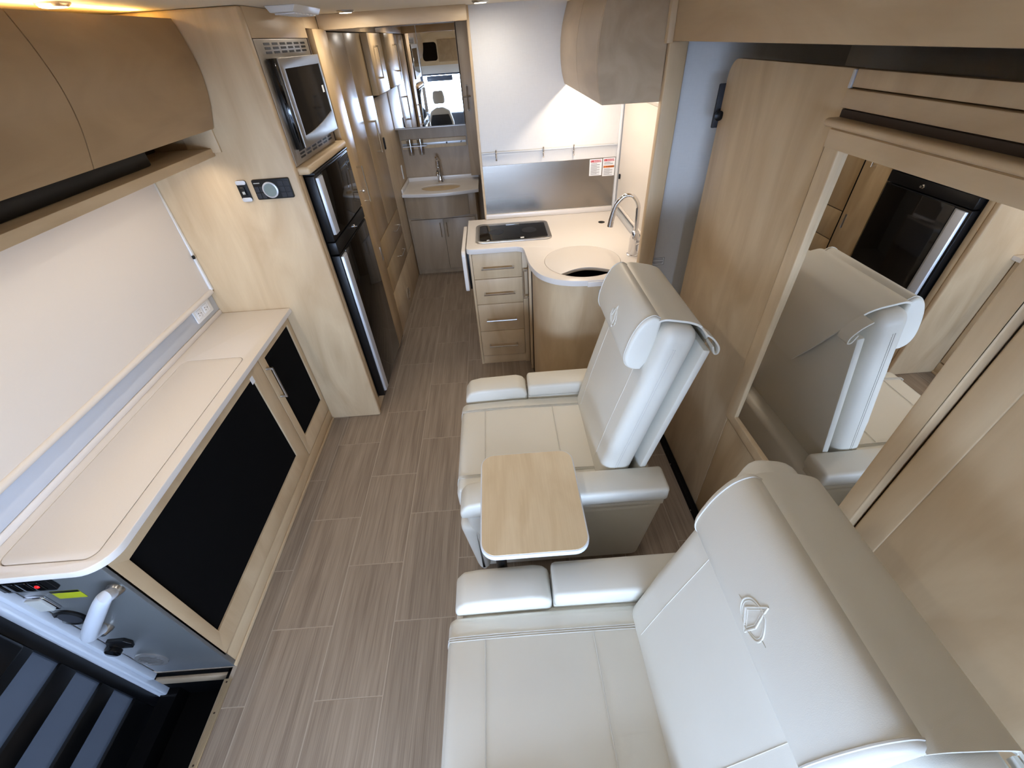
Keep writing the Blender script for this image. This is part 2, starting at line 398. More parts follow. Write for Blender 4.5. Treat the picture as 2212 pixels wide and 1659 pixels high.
# front wall with windshield
bm = nb(); bx(bm, (XL, -2.3, -.05), (XR, -2.24, .66)); bx(bm, (XL, -2.3, 1.34), (XR, -2.24, ZC)); bx(bm, (XL, -2.3, .66), (-1.40, -2.24, 1.34)); bx(bm, (.72, -2.3, .66), (XR, -2.24, 1.34))
struct('wall_front', bm, M_dash)
wn = struct('window_1', bx(nb(), (-1.40, -2.275, .66), (.72, -2.270, 1.34)), M_pane)
for nm, xx in (('window_2', XL-.03), ('window_3', XR+.03)):
    struct(nm, bx(nb(), (xx-.003, -2.2, .72), (xx+.003, -1.5, 1.33)), M_pane)
# ground outside
struct('ground', bx(nb(), (-14, -14, -.80), (14, 14, -.75)), M_asphalt)
# entry: step well, threshold, jamb, screen door
bm = nb(); bx(bm, (-1.57, -.12, -.26), (-1.217, .652, -.22)); bx(bm, (-1.229, -.12, -.24), (-1.217, .652, -.004)); bx(bm, (-1.57, .64, -.24), (-1.217, .652, -.004)); bx(bm, (-1.57, -.12, -.24), (-1.217, -.108, -.004)); bx(bm, (-1.57, -.12, -.24), (-1.50, .65, -.14))
struct('step_well', bm, M_rubber)
struct('trim_10', bx(nb(), (-1.52, .628, -.055), (-1.23, .6395, -.004), .002), M_grey)
bm = nb(); bx(bm, (-1.229, -.1, -.003), (-1.198, .612, .004), .001)
for k in range(5): bx(bm, (-1.2265+k*.0055, -.1, .003), (-1.2235+k*.0055, .61, .0055))
th = struct('trim_7', bm, M_alu)
bm = nb()
for y in (.05, .2, .35, .5, .6): lathe(bm, (-1.213, y, .0055), [(.0035, 0), (.003, .0012)], seg=10)
obj('screw', bm, M_dark, th)
bm = nb(); bx(bm, (-1.60, .615, -.24), (-1.545, .652, 1.93), .006, 3); bx(bm, (-1.545, .628, 0), (-1.520, .652, 1.93), .004, 2)
struct('trim_8', bm, M_enamel)
sd = struct('door_1', bx(nb(), (-1.60, .575, -.2), (-1.572, .612, 1.9), .003), M_black, label='black framed screen door with horizontal bars')
for lo, hi in (((-1.60, -.10, -.2), (-1.572, -.06, 1.9)), ((-1.60, -.06, 1.86), (-1.572, .575, 1.9))): box('frame_rail', lo, hi, M_black, sd)
for z0, z1 in ((.498, .66), (.306, .381), (.105, .176), (-.2, -.02)):
    box('cross_bar', (-1.600, -.06, z0), (-1.572, .575, z1), M_black, sd, .004)
for z0, z1 in ((.381, .498), (.176, .306), (-.02, .105), (.66, 1.86)):
    box('screen_panel', (-1.588, -.06, z0), (-1.585, .575, z1), M_screen, sd, 0)
lt = box('door_latch', (-1.572, .47, .55), (-1.55, .57, .70), M_black, sd, .012, 3)

# ================================================================== LEFT SIDE
# overhead cabinet with bowed doors and an open slot under them
oc = thing('overhead_cabinet', 'long beige overhead cabinet with bowed doors above the roller blind', 'cabinet', (-1.35, 1.0, 1.58))
prof = [(-1.134, 2.035), (-1.118, 1.97), (-1.109, 1.898), (-1.112, 1.835), (-1.125, 1.772), (-1.154, 1.688)]
pp = [(p.x, p.y) for p in smoothpath([(a, b, 0) for a, b in prof], 4)]
back = [(a-.018, b) for a, b in reversed(pp)]
for y0, y1 in ((-.70, -.006), (-.002, .694), (.698, 1.394), (1.398, 2.094)):
    obj('door', prism(nb(), pp+back, 1, y0, y1), M_door, oc)
box('body', (XL+.001, -.72, 1.70), (-1.175, 2.103, 2.03), M_wood, oc)
box('end_panel', (-1.30, 2.094, 1.60), (-1.165, 2.104, 1.70), M_wood, oc)
box('bottom_shelf', (XL+.001, -.72, 1.586), (-1.20, 2.103, 1.618), M_woody, oc, .003)
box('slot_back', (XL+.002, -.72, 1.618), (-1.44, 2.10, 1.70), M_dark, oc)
sb = tag(box('soundbar', (-1.37, .55, 1.6185), (-1.27, 1.80, 1.672), M_black, None, .008), 'long black soundbar in the dark slot of the overhead cabinet', 'soundbar')
st = tag(box('light_strip', (-1.23, -.6, 2.031), (-1.215, 2.06, 2.037), M_strip, None, 0), 'glowing amber light strip on top of the long overhead cabinet', 'light')
area('cove_glow', (-1.222, .75, 2.0385), 2.6, .012, 4.0, AMBER, (PI, 0, PI/2))
us = tag(box('light_strip', (-1.25, .0, 1.581), (-1.235, 2.06, 1.5858), M_plastic, None, .001), 'slim light strip under the shelf of the long overhead cabinet', 'light')
area('undershelf_light', (-1.242, 1.03, 1.5795), .012, 2.0, 3.1, WARM, (0, 0, 0), spread=2.8)
# roller blind
rb = thing('roller_blind', 'wide cream roller blind over the left wall window', 'blind', (-1.53, .9, .96))
obj('fabric', sheet(nb(), [(-1.512, 1.584), (-1.520, 1.3), (-1.526, 1.1), (-1.528, .985)], 1, .70, 2.085, .003), M_blind, rb)
obj('hem_bar', tube(nb(), [(-1.526, .69, .975), (-1.526, 2.09, .975)], .013, 12), M_blind, rb)
box('side_channel', (XL+.001, 2.088, .98), (-1.515, 2.1035, 1.585), M_plastic, rb)
box('pull_clip', (-1.516, 2.075, 1.155), (-1.506, 2.087, 1.172), M_black, rb)
# sill board and outlet
bk = tag(box('backsplash_board', (XL+.0005, .66, .8655), (-1.543, 2.1035, .965), M_enamel, None, .002), 'pale blue-grey sill board between roller blind and white console top', 'backsplash')
ou = thing('wall_outlet', 'white double wall outlet on the sill board by the tall panel', 'outlet', (-1.542, 1.98, .925))
poly('plate', [rrect(1.905, .888, 2.055, .962, .006)], .006, fr_x(-1.539), M_plastic, ou, .0015)
for yy in (1.945, 2.005):
    f = box('socket', (-1.5365, yy-.022, .905), (-1.534, yy+.022, .945), M_wprint, ou, .003)
    bm = nb()
    for dy, dz in ((-.008, .006), (-.008, -.006), (.010, 0)): bx(bm, (-1.5342, yy+dy-.003, .925+dz-.0016), (-1.5335, yy+dy+.003, .925+dz+.0016))
    obj('slot', bm, M_black, f)
# console top (rounded near corner) with inset lid
ct = thing('console_worktop', 'long white console worktop with a rounded near corner', 'worktop', (-1.36, 1.35, .81))
pts = [(XL+.003, YP-.002), (-1.169, YP-.002)]+[(-1.169-.09+.09*math.cos(math.radians(a)), .632+.09+.09*math.sin(math.radians(a))) for a in range(0, -91, -10)]+[(XL+.003, .628)]
LID = rrect(-1.500, .672, -1.222, 1.652, .03)
poly('slab', [pts[::-1], rrect(-1.5025, .6695, -1.2195, 1.6545, .032)], .026, fr_z(.827), M_white, ct, .003)
poly('lid', [LID], .025, fr_z(.827), M_white, ct, .0015)
poly('substrate', [rrect(-1.51, .66, -1.21, 1.662, .03)], .004, fr_z(.812), M_dark, ct)
box('upstand', (XL+.003, .64, .84), (-1.538, YP-.002, .864), M_white, ct, .003)
# low console cabinet
lc = thing('console_cabinet', 'low wooden console cabinet with black cloth door panels under the white top', 'cabinet', (-1.38, 1.37, 0))
XC = -1.205
box('carcass', (XL+.002, .675, .02), (XC-.02, YP-.003, .800), M_grey, lc)
box('end_panel', (XL+.03, .654, .006), (XC, .674, .813), M_endpanel, lc, .003)
box('plinth', (XC-.03, .66, 0), (XC-.001, YP-.002, .085), M_woody, lc)
box('floor_bead', (XC-.001, .655, 0), (XC+.008, YP-.002, .018), M_woody, lc, .003)
def framed(y0, y1, z0, z1, i0, i1, j0, j1, hinge=None):
    d = poly('door', [rrect(y0, z0, y1, z1, .002), rrect(i0, j0, i1, j1, .001)], .02, fr_x(XC-.010), M_wood, lc, .001)
    box('cloth_panel', (XC-.018, i0-.004, j0-.004), (XC-.008, i1+.004, j1+.004), M_mesh, d, 0); return d
d1 = framed(.664, 1.700, .095, .806, .716, 1.610, .196, .748)
d2 = framed(1.706, 2.098, .095, .806, 1.757, 2.066, .203, .757)
bar_handle(d2, (XC, 1.728, .71), (XC, 1.728, .53), (.03, 0, 0), .0055, m=M_nickel)
sk = tag(box('paper_sticker', (XC-.0002, 1.585, .725), (XC+.001, 1.612, .76), M_wprint, None, 0), 'small white sticker on the frame of the large black cloth door', 'sticker')

# devices on the white end panel by the entry
YE = .654
def plate(name, lo, hi, y, th, m, parent, r=.006): return poly(name, [rrect(lo[0], lo[1], hi[0], hi[1], r)], th, fr_y(y), m, parent, min(.0015, th/3))
sp = thing('switch_panel', 'black switch panel with a red light under the console top', 'switch panel', (-1.42, .65, .72))
plate('bezel', (-1.538, .735), (-1.372, .80), YE-.006, .011, M_black, sp, .010)
for k in range(4): plate('rocker', (-1.532+k*.036, .745), (-1.503+k*.036, .790), YE-.0125, .006, M_bgloss, sp, .004)
obj('indicator', lathe(nb(), (-1.409, YE-.0155, .768), [(.007, 0), (.005, -.003)], 1, 14), M_led, sp)
sl = tag(plate('warning_sticker', (-1.432, .662), (-1.345, .708), YE-.0008, .001, M_yellow, None, .002), 'yellow and black sticker below the red lit switch panel', 'sticker')
plate('sticker_header', (-1.432, .698), (-1.345, .708), YE-.0016, .0008, M_black, sl, .001)
s2 = thing('wall_switch', 'grey rocker switch with a chrome frame on the console end panel', 'switch', (-1.47, .65, .60))
plate('frame', (-1.530, .605), (-1.462, .690), YE-.004, .007, M_chrome, s2, .012); plate('rocker', (-1.524, .612), (-1.474, .680), YE-.009, .008, M_grey_panel, s2, .006)
s3 = thing('round_port', 'round black recessed port between switch and grab handle', 'port', (-1.44, .65, .50))
obj('ring', lathe(nb(), (-1.485, YE, .540), [(.048, 0), (.048, -.006), (.040, -.010), (.037, -.006), (.035, -.003)], 1, 32), M_black, s3)
obj('lid', lathe(nb(), (-1.485, YE-.003, .540), [(.035, 0), (.034, -.004)], 1, 32), M_dash, s3)
gh = thing('grab_handle', 'pale blue padded grab handle on the console end panel', 'handle', (-1.36, .60, .35))
path = smoothpath([(-1.232, YE, .700), (-1.218, YE-.030, .722), (-1.222, YE-.047, .728), (-1.30, YE-.050, .640), (-1.395, YE-.050, .530), (-1.418, YE-.045, .498), (-1.424, YE-.025, .476), (-1.428, YE, .452)], 5)
obj('grip', tube(nb(), path[4:-3], [.017+.006*math.sin(PI*min(1, i/(len(path)-8))) for i in range(len(path)-7)], 16), M_enamel, gh)
for p in ((-1.234, .700), (-1.430, .452)): obj('mount', lathe(nb(), (p[0], YE, p[1]), [(.024, 0), (.024, -.006), (.018, -.018), (.014, -.028)], 1, 20), M_nickel, gh)
s4 = thing('power_socket', 'black power socket with a flip cap low on the console end panel', 'socket', (-1.38, .65, .25))
poly('plate', [[(-1.505, .325), (-1.492, .352), (-1.432, .352), (-1.417, .325), (-1.432, .292), (-1.492, .292)]], .012, fr_y(YE-.007), M_black, s4, .002)
obj('cap', lathe(nb(), (-1.497, YE-.013, .292), [(.026, 0), (.026, -.014), (.020, -.018)], 1, 24), M_bgloss, s4)
s5 = thing('floor_vent', 'round grey heater vent near the bottom of the console end panel', 'vent', (-1.37, .65, .15))
obj('ring', lathe(nb(), (-1.458, YE, .145), [(.058, 0), (.056, -.006), (.044, -.008), (.042, -.004)], 1, 32), M_vent, s5)
for k in range(5): box('louvre', (-1.458-math.sqrt(.041**2-(-.028+k*.014)**2), YE-.0065, .145-.030+k*.014), (-1.458+math.sqrt(.041**2-(-.028+k*.014)**2), YE-.003, .145-.026+k*.014), M_vent, s5, .001)

# ================================================================== TALL UNIT: panel, microwave, fridge, pantry
tp = thing('tall_cabinet', 'tall light maple cabinet housing the microwave and black refrigerator', 'cabinet', (-1.2, 2.5, 0))
box('end_panel', (XL+.001, YP, 0), (XF, 2.14, ZC-.001), M_wood, tp, .010, 4)
box('top_fascia', (XF-.02, 2.14, 1.965), (XF, 2.80, ZC-.001), M_woody, tp)
box('top_filler', (XF-.02, 2.80, 2.002), (XF, 3.019, ZC-.001), M_woody, tp)
box('bottom_fascia', (XF-.03, 2.14, 0), (XF-.012, 2.80, .08), M_wood, tp)
box('back_board', (XL+.01, 2.16, .0), (XL+.03, 3.06, ZC-.01), M_dark, tp)
box('divider', (XL+.03, 2.80, .0), (XF-.004, 2.815, ZC-.002), M_dark, tp)
box('microwave_shelf', (XL+.03, 2.14, 1.478), (-.838, 2.798, 1.512), M_woody, tp, .012, 4)
box('edge_strip', (XF-.02, 2.14, .08), (XF-.003, 2.178, 1.478), M_wood, tp)
pd = box('pantry_door', (XF-.02, 2.818, .05), (-.862, 3.055, 2.0), M_gloss, tp, .003)
bar_handle(pd, (-.862, 2.955, 1.335), (-.862, 2.955, 1.135), (.032, 0, 0), .005)
obj('knob', lathe(nb(), (-.862, 2.90, 1.21), [(.006, 0), (.006, .012), (.012, .02), (.010, .028)], 0, 14), M_chrome, pd)
box('finger_pull', (-.8622, 3.005, .70), (-.8605, 3.02, .80), M_nickel, pd)
struct('gap_shade_strip', bx(nb(), (XF-.02, 3.058, 0), (XF+.004, 3.090, 1.994)), M_rubber)  # black strip that paints in the shade of the gap beside the pantry
# microwave
mw = thing('microwave', 'built-in stainless microwave with a dark curved window', 'microwave', (-1.1, 2.45, 1.513))
box('body', (-1.25, 2.15, 1.52), (-.90, 2.75, 1.955), M_black, mw)
tr = poly('trim_frame', [rrect(2.142, 1.5135, 2.775, 1.963, .003), rrect(2.21, 1.585, 2.74, 1.885, .002)], .008, fr_x(-.892), M_mwsteel, mw, .001)
for rows, z0, n0 in ((3, 1.915, 6), (3, 1.533, 6)):
    for r in range(rows):
        for c in range(n0):
            box('vent_slot', (-.8882, 2.225+c*.088, z0+r*.014), (-.8868, 2.285+c*.088, z0+r*.014+.008), M_black, tr, .0003, 1)
md = box('door_side', (-.90, 2.20, 1.572), (-.858, 2.765, 1.900), M_bgloss, mw, .003)
# stainless door skin with curved-bottom window
zt, zb = 1.863, 1.632
win = [(2.275, zt), (2.752, zt), (2.752, 1.66)]+[(2.752-.477*k/10, 1.66-.045*math.sin(PI/2*k/10)) for k in range(1, 11)]
poly('door_skin', [rrect(2.228, 1.572, 2.765, 1.900, .004), win], .006, fr_x(-.8555), M_mwsteel, md, .001)
poly('window', [[(y, z) for y, z in win]], .003, fr_x(-.857), M_bgloss, md)
box('sticker', (-.8553, 2.70, 1.745), (-.8545, 2.725, 1.775), M_wprint, md, 0)
# refrigerator
fg = thing('refrigerator', 'tall black two-door refrigerator with silver edge handles', 'refrigerator', (-1.15, 2.5, .09))
XFR = -.842
box('body', (-1.45, 2.18, .09), (XF-.004, 2.795, 1.475), M_black, fg)
def fdoor(z0, z1):
    d = box('door', (XF-.002, 2.185, z0), (XFR-.004, 2.795, z1), M_black, fg, .004)
    box('gloss_panel', (XFR-.0045, 2.284, z0+.006), (XFR, 2.785, z1-.006), M_bgloss, d, .001)
    bm = nb(); prism(bm, [(XFR-.004, 2.200), (XFR+.010, 2.206), (XFR+.012, 2.258), (XFR-.004, 2.282)], 2, z0+.03, z1-.012, .001); obj('edge_handle', bm, M_silver, d)
fdoor(1.150, 1.462); fdoor(.10, 1.075)
box('control_band', (XF-.002, 2.187, 1.08), (XFR-.002, 2.80, 1.146), M_black, fg, .006)
obj('lock_knob', lathe(nb(), (XFR-.002, 2.53, 1.113), [(.012, 0), (.012, .006), (.007, .010), (.007, .02)], 0, 18), M_chrome, fg)
box('top_cap', (XF-.03, 2.19, 1.463), (XFR+.002, 2.795, 1.4755), M_black, fg, .003)
box('side_rail', (XF-.004, 2.796, .09), (XF+.014, 2.812, 1.46), M_silver, fg)
# controls on the panel
sw = thing('rocker_switch', 'black rocker switch with silver ends beside the thermostat', 'switch', (-1.142, 2.1, 1.44))
plate('plate', (-1.165, 1.395), (-1.120, 1.485), YP-.004, .008, M_black, sw, .010)
for z0, z1 in ((1.395, 1.413), (1.467, 1.485)): plate('end_cap', (-1.165, z0), (-1.120, z1), YP-.0085, .004, M_silver, sw, .008)
plate('rocker', (-1.152, 1.422), (-1.133, 1.458), YP-.010, .008, M_bgloss, sw, .002); plate('mark', (-1.149, 1.428), (-1.137, 1.440), YP-.0142, .0008, M_grey_panel, sw, .001)
tm = thing('thermostat', 'black thermostat with a round silver-ringed dial on the tall panel', 'thermostat', (-1.01, 2.1, 1.44))
plate('case', (-1.092, 1.400), (-.926, 1.484), YP-.006, .012, M_black, tm, .006)
obj('dial_ring', lathe(nb(), (-1.019, YP-.012, 1.440), [(.034, 0), (.034, -.006), (.028, -.008), (.028, -.004)], 1, 36), M_silver, tm)
obj('dial_face', lathe(nb(), (-1.019, YP-.012, 1.440), [(.028, 0), (.027, -.005)], 1, 36), M_lcd, tm)
for x0 in (-.978, -.953):
    for z0 in (1.405, 1.429, 1.453): plate('key', (x0, z0), (x0+.023, z0+.021), YP-.0125, .0025, M_dash, tm, .002)
for x0 in (-1.088, -1.066):
    for z0 in (1.405, 1.432): plate('key', (x0, z0), (x0+.019, z0+.024), YP-.0125, .0025, M_dash, tm, .002)
bm = nb(); bx(bm, (-1.085, YP-.0128, 1.468), (-1.058, YP-.0121, 1.472)); obj('maker_mark', bm, M_grey_panel, tm)

# ================================================================== WASHROOM: wardrobe, vanity, mirror
wr = thing('wardrobe', 'glossy maple washroom wardrobe with tall doors and two drawers', 'wardrobe', (-1.2, 3.8, 0))
box('carcass', (XL+.01, 3.09, 0), (XF-.0125, YB-.004, 1.995), M_dark, wr)  # dark colour stands in for the shade in the door gaps
def front(name, y0, y1, z0, z1, x=XF, t=.012, m=None): return box(name, (x-t, y0, z0), (x, y1, z1), m or M_gloss, wr, .002)
front('door', 3.095, 3.499, .795, 1.99)
dB = front('door', 3.504, 3.955, .795, 1.99)
bar_handle(dB, (XF, 3.70, 1.485), (XF, 3.70, 1.285), (.036, 0, 0), .006)
for z0, z1 in ((.58, .788), (.365, .574)):
    d = front('drawer', 3.095, 3.96, z0, z1); zc = (z0+z1)/2
    bar_handle(d, (XF, 3.60, zc+.02), (XF, 3.76, zc+.02), (.03, 0, 0), .004)
front('lower_panel', 3.095, YB-.006, .0, .358, m=M_wood)
front('filler', 3.962, YB-.006, .365, 1.60, m=M_wood)
ub = box('upper_door', (XF, 3.96, 1.618), (-.838, 4.44, 1.99), M_gloss, wr, .003)
bar_handle(ub, (-.838, 4.10, 1.91), (-.838, 4.10, 1.72), (.032, 0, 0), .005)
box('top_fascia', (XF-.02, 3.101, 1.996), (XF+.001, YB-.006, ZC-.001), M_wood, wr)
front('upper_filler', 4.445, YB-.006, 1.605, 1.99)
lk = tag(box('door_lock', (XF, 3.965, 1.25), (XF+.008, 4.0, 1.335), M_black, None, .008, 3), 'small black latch plate on the glossy wardrobe beside the tall handle', 'latch')
fv = thing('round_vent', 'round wooden-coloured vent low on the wardrobe panel', 'vent', (XF, 3.62, .05))
obj('ring', lathe(nb(), (XF, 3.62, .12), [(.06, .0004), (.058, .006), (.048, .008), (.046, .002)], 0, 30), M_grey, fv)
box('slat', (XF+.0005, 3.578, .115), (XF+.005, 3.662, .121), M_grey, fv); box('slat', (XF+.0005, 3.58, .135), (XF+.005, 3.66, .141), M_grey, fv); box('slat', (XF+.0005, 3.58, .095), (XF+.005, 3.66, .101), M_grey, fv)
vo = tag(box('wall_plate', (XF, 4.475, .90), (XF+.006, 4.515, 1.02), M_plastic, None, .002), 'slim white wall plate at the left of the washroom basin', 'wall plate')
# vanity
vc = thing('vanity_cabinet', 'grey-brown washroom vanity cabinet with two narrow doors', 'cabinet', (-.54, 4.5, 0))
YV = 4.29
box('carcass', (XF+.004, YV, 0), (-.215, YB-.003, .70), M_grey, vc)
box('side_panel', (-.215, YV, 0), (-.20, YB-.003, .795), M_grey, vc)
box('top_rail', (XF+.004, YV, .70), (-.215, YV+.012, .795), M_grey, vc)
for x0, x1, hx in ((-.86, -.545, -.575), (-.541, -.225, -.511)):
    d = box('door', (x0, YV-.016, .05), (x1, YV-.001, .565), M_grey, vc, .002)
    bar_handle(d, (hx, YV-.016, .53), (hx, YV-.016, .40), (0, -.028, 0), .004)
arc = [(-.875+.60*k/14, YV-.012-.075*math.sin(PI*k/14)) for k in range(15)]
obj('curved_apron', prism(nb(), [(a, b) for a, b in arc]+[(-.275, YV-.001), (-.875, YV-.001)], 2, .592, .79), M_grey, vc)
box('corner_stile', (-.272, YV-.014, .585), (-.20, YV-.001, .787), M_grey, vc)
vt = thing('washbasin', 'white washroom counter with an oval cream basin and bowed front', 'basin', (-.53, 4.45, .79))
fr = [(-.884+.72*k/16, 4.252-.075*math.sin(PI*(.12+.80*k/16))) for k in range(17)]
out = fr+[(-.164, 4.685), (-.884, 4.685)]
poly('counter', [out, circ(-.527, 4.385, .187, 40, .118)], .03, fr_z(.812), M_white, vt, .004)
bm = nb(); lat = [(1.0, .822), (.97, .80), (.85, .75), (.6, .72), (.25, .71), (.08, .708)]
rings = [[bm.verts.new((-.527+.189*s*math.cos(2*PI*k/40), 4.385+.12*s*math.sin(2*PI*k/40), z)) for k in range(40)] for s, z in lat]
for a, b in zip(rings, rings[1:]):
    for k in range(40): bm.faces.new((a[k], a[(k+1) % 40], b[(k+1) % 40], b[k]))
bm.faces.new(rings[-1]); obj('bowl', bm, M_cream, vt)
box('back_upstand', (-.884, 4.668, .826), (-.166, 4.686, .862), M_white, vt, .003); box('side_upstand', (-.886, 4.25, .826), (-.872, 4.668, .862), M_white, vt, .003)
ft = thing('basin_tap', 'chrome single-lever tap behind the oval washroom basin', 'tap', (-.54, 4.6, .827))
obj('body', tube(nb(), [(-.545, 4.60, .8275), (-.545, 4.60, .85), (-.547, 4.598, .95), (-.549, 4.595, 1.01)], [.032, .026, .024, .026], 18), M_chrome, ft)
obj('spout', tube(nb(), smoothpath([(-.546, 4.59, .945), (-.548, 4.52, .95), (-.55, 4.47, .93), (-.55, 4.465, .91)], 4), .016, 12), M_chrome, ft)
obj('lever', tube(nb(), [(-.549, 4.595, 1.01), (-.55, 4.58, 1.035), (-.552, 4.52, 1.06)], [.022, .015, .009], 12), M_chrome, ft)
mc = thing('mirror_cabinet', 'washroom mirror cabinet with two mirrored doors under two lights', 'mirror', (-.56, 4.6, 1.31))
YM = 4.53
box('body', (XF+.002, YM+.012, 1.312), (-.236, YB-.003, 2.03), M_grey, mc)
box('top_rail', (XF+.002, YM-.05, 2.03), (-.236, YB-.004, ZC-.001), M_grey, mc)
for x0, x1 in ((XF+.003, -.560), (-.556, -.238)):
    d = box('mirror_door', (x0, YM+.003, 1.315), (x1, YM+.011, 2.026), M_silver, mc, .001)
    box('mirror_glass', (x0+.001, YM, 1.317), (x1-.001, YM+.0028, 2.024), M_mirror, d, 0)
box('lower_edge', (XF+.002, YM, 1.304), (-.236, YM+.10, 1.3125), M_silver, mc)
sp2 = tag(box('wall_board', (-.232, YM+.03, .87), (-.10, YB-.004, 2.03), M_grey, None, .003), 'narrow brown panel right of the washroom mirror', 'panel')
hd = thing('towel_handle', 'brushed metal pull beside the right edge of the washroom mirror', 'handle', (-.19, 4.55, 1.42))
bar_handle(hd, (-.19, YM+.03, 1.60), (-.19, YM+.03, 1.42), (0, -.045, 0), .006, name='bar', m=M_nickel)
obj('cross_pin', tube(nb(), [(-.225, YM-.01, 1.52), (-.16, YM-.01, 1.52)], .005, 8), M_chrome, hd)
cr = thing('accessory_rail', 'wooden rail with a metal strip on the washroom wall above the basin', 'rail', (-.55, 4.68, 1.13))
box('backer', (-.875, YB-.016, 1.115), (-.252, YB-.0005, 1.195), M_wood, cr, .002)
box('strip', (-.87, YB-.022, 1.145), (-.255, YB-.016, 1.165), M_silver, cr, .001)
for x in (-.44, -.30): obj('peg', lathe(nb(), (x, YB-.022, 1.155), [(.006, 0), (.005, -.012), (.008, -.014), (.008, -.018)], 1, 12), M_chrome, cr)
poly('cup_bracket', [rrect(-.86, YB-.095, -.63, YB-.022, .004), circ(-.79, YB-.055, .0325, 24), circ(-.69, YB-.055, .0325, 24)], .004, fr_z(1.150), M_silver, cr)
for x, nm in ((-.79, 'clear drinking cup nearer the wardrobe in the washroom rail'), (-.69, 'clear drinking cup nearer the tap side in the washroom rail')):
    bm = nb(); r = [(.026, 1.07), (.033, 1.20), (.031, 1.20), (.024, 1.074)]
    rings = [[bm.verts.new((x+a*math.cos(2*PI*k/24), YB-.055+a*math.sin(2*PI*k/24), z)) for k in range(24)] for a, z in r]
    for a, b in zip(rings, rings[1:]):
        for k in range(24): bm.faces.new((a[k], a[(k+1) % 24], b[(k+1) % 24], b[k]))
    bm.faces.new(rings[0][::-1]); bm.faces.new(rings[-1]); tag(obj('drinking_cup', bm, M_cup), nm, 'cup', 'cups in the washroom rail')

# ================================================================== GALLEY
ZK = .905
gc = thing('galley_cabinet', 'maple galley base cabinet with four drawers and a curved end', 'cabinet', (.3, 2.6, 0))
YD = 2.595
bm = nb(); prism(bm, [(-.198, YD+.012), (.165, YD+.012), (.165, 2.53), (.85, 2.53), (.85, YG-.003), (-.198, YG-.003)], 2, .0, ZK-.032); obj('carcass', bm, M_dark, gc)  # coloured dark to give the gaps between drawers their shade
box('plinth', (-.19, YD+.002, 0), (.165, YD+.014, .07), M_wood, gc)
box('left_stile', (-.202, YD-.004, 0), (-.186, YG-.003, ZK-.032), M_wood, gc)
zs = [.866, .692, .506, .290, .076]
for k in range(4):
    d = box('drawer', (-.184, YD-.010, zs[k+1]+.003), (.130, YD+.011, zs[k]), M_wood, gc, .002); zc = zs[k+1]+(zs[k]-zs[k+1])*.47
    bar_handle(d, (-.125, YD-.010, zc), (.072, YD-.010, zc), (0, -.03, 0), .0055)
sd_ = box('side_door', (.165, 2.468, .02), (.182, YD-.002, ZK-.034), M_wood, gc, .002)
box('side_stile', (.131, YD-.006, .0), (.181, YD+.011, ZK-.033), M_wood, gc, .002)
bar_handle(sd_, (.165, 2.545, .75), (.165, 2.545, .56), (-.03, 0, 0), .005)
cur = smoothpath([(.186, 2.46, 0), (.186, 2.33, 0), (.205, 2.22, 0), (.26, 2.13, 0), (.35, 2.085, 0), (.45, 2.068, 0), (.70, 2.064, 0)], 5)
obj('curved_front', sheet(nb(), [(p.x+.006, p.y+.006) for p in cur], 2, .0, ZK-.033, .012), M_wood, gc)
box('seam_strip', (.180, 2.452, 0), (.1855, 2.470, ZK-.034), M_dark, gc)
gsx = thing('galley_switch', 'black rocker switch with a chrome frame on the curved galley end', 'switch', (.56, 2.06, .76))
plate('frame', (.515, .755), (.575, .835), 2.061, .007, M_nickel, gsx, .010); plate('rocker', (.523, .770), (.567, .820), 2.056, .006, M_bgloss, gsx, .004)
gv = tag(plate('heater_grille', (.40, .03), (.56, .20), 2.053, .012, M_black, None, .02), 'black grille low on the curved galley end behind the far chair', 'vent')
# counter outline
lf = [(-.215, YG-.002), (-.215, 2.63)]+[(-.185+.03*math.cos(math.radians(a)), 2.60+.03*math.sin(math.radians(a))) for a in range(190, 271, 16)]
cv = [(p.x, p.y) for p in smoothpath([(.10, 2.566, 0), (.128, 2.552, 0), (.143, 2.515, 0), (.150, 2.42, 0), (.162, 2.29, 0), (.200, 2.165, 0), (.27, 2.085, 0), (.36, 2.045, 0), (.45, 2.033, 0)], 5)]
outl = lf+[(-.16, 2.567)]+cv+[(.702, 2.033), (.702, 2.12), (XR-.002, 2.12), (XR-.002, YG-.002)]
gt = thing('galley_worktop', 'white galley worktop with a curved end around the round sink', 'worktop', (.3, 2.6, .872))
SX, SY, SR = .462, 2.295, .215
poly('slab', [outl, circ(SX, SY, SR, 56)], .032, fr_z(ZK-.016), M_white, gt, .0025)
box('back_upstand', (-.085, YG-.02, ZK), (.82, YG-.0005, ZK+.034), M_white, gt, .004)
box('side_upstand', (XR-.03, 2.13, ZK), (XR-.0005, YG-.02, ZK+.034), M_silver, gt, .004)
box('edge_insert', (.445, 2.026, ZK-.034), (.702, 2.036, ZK-.006), M_white, gt, .002)
tag(obj('grommet', lathe(nb(), (.70, 2.885, ZK+.0002), [(.022, 0), (.022, .001), (.017, .0012)], 2, 22), M_black), 'small black hole cover on the galley worktop near the faucet', 'grommet')
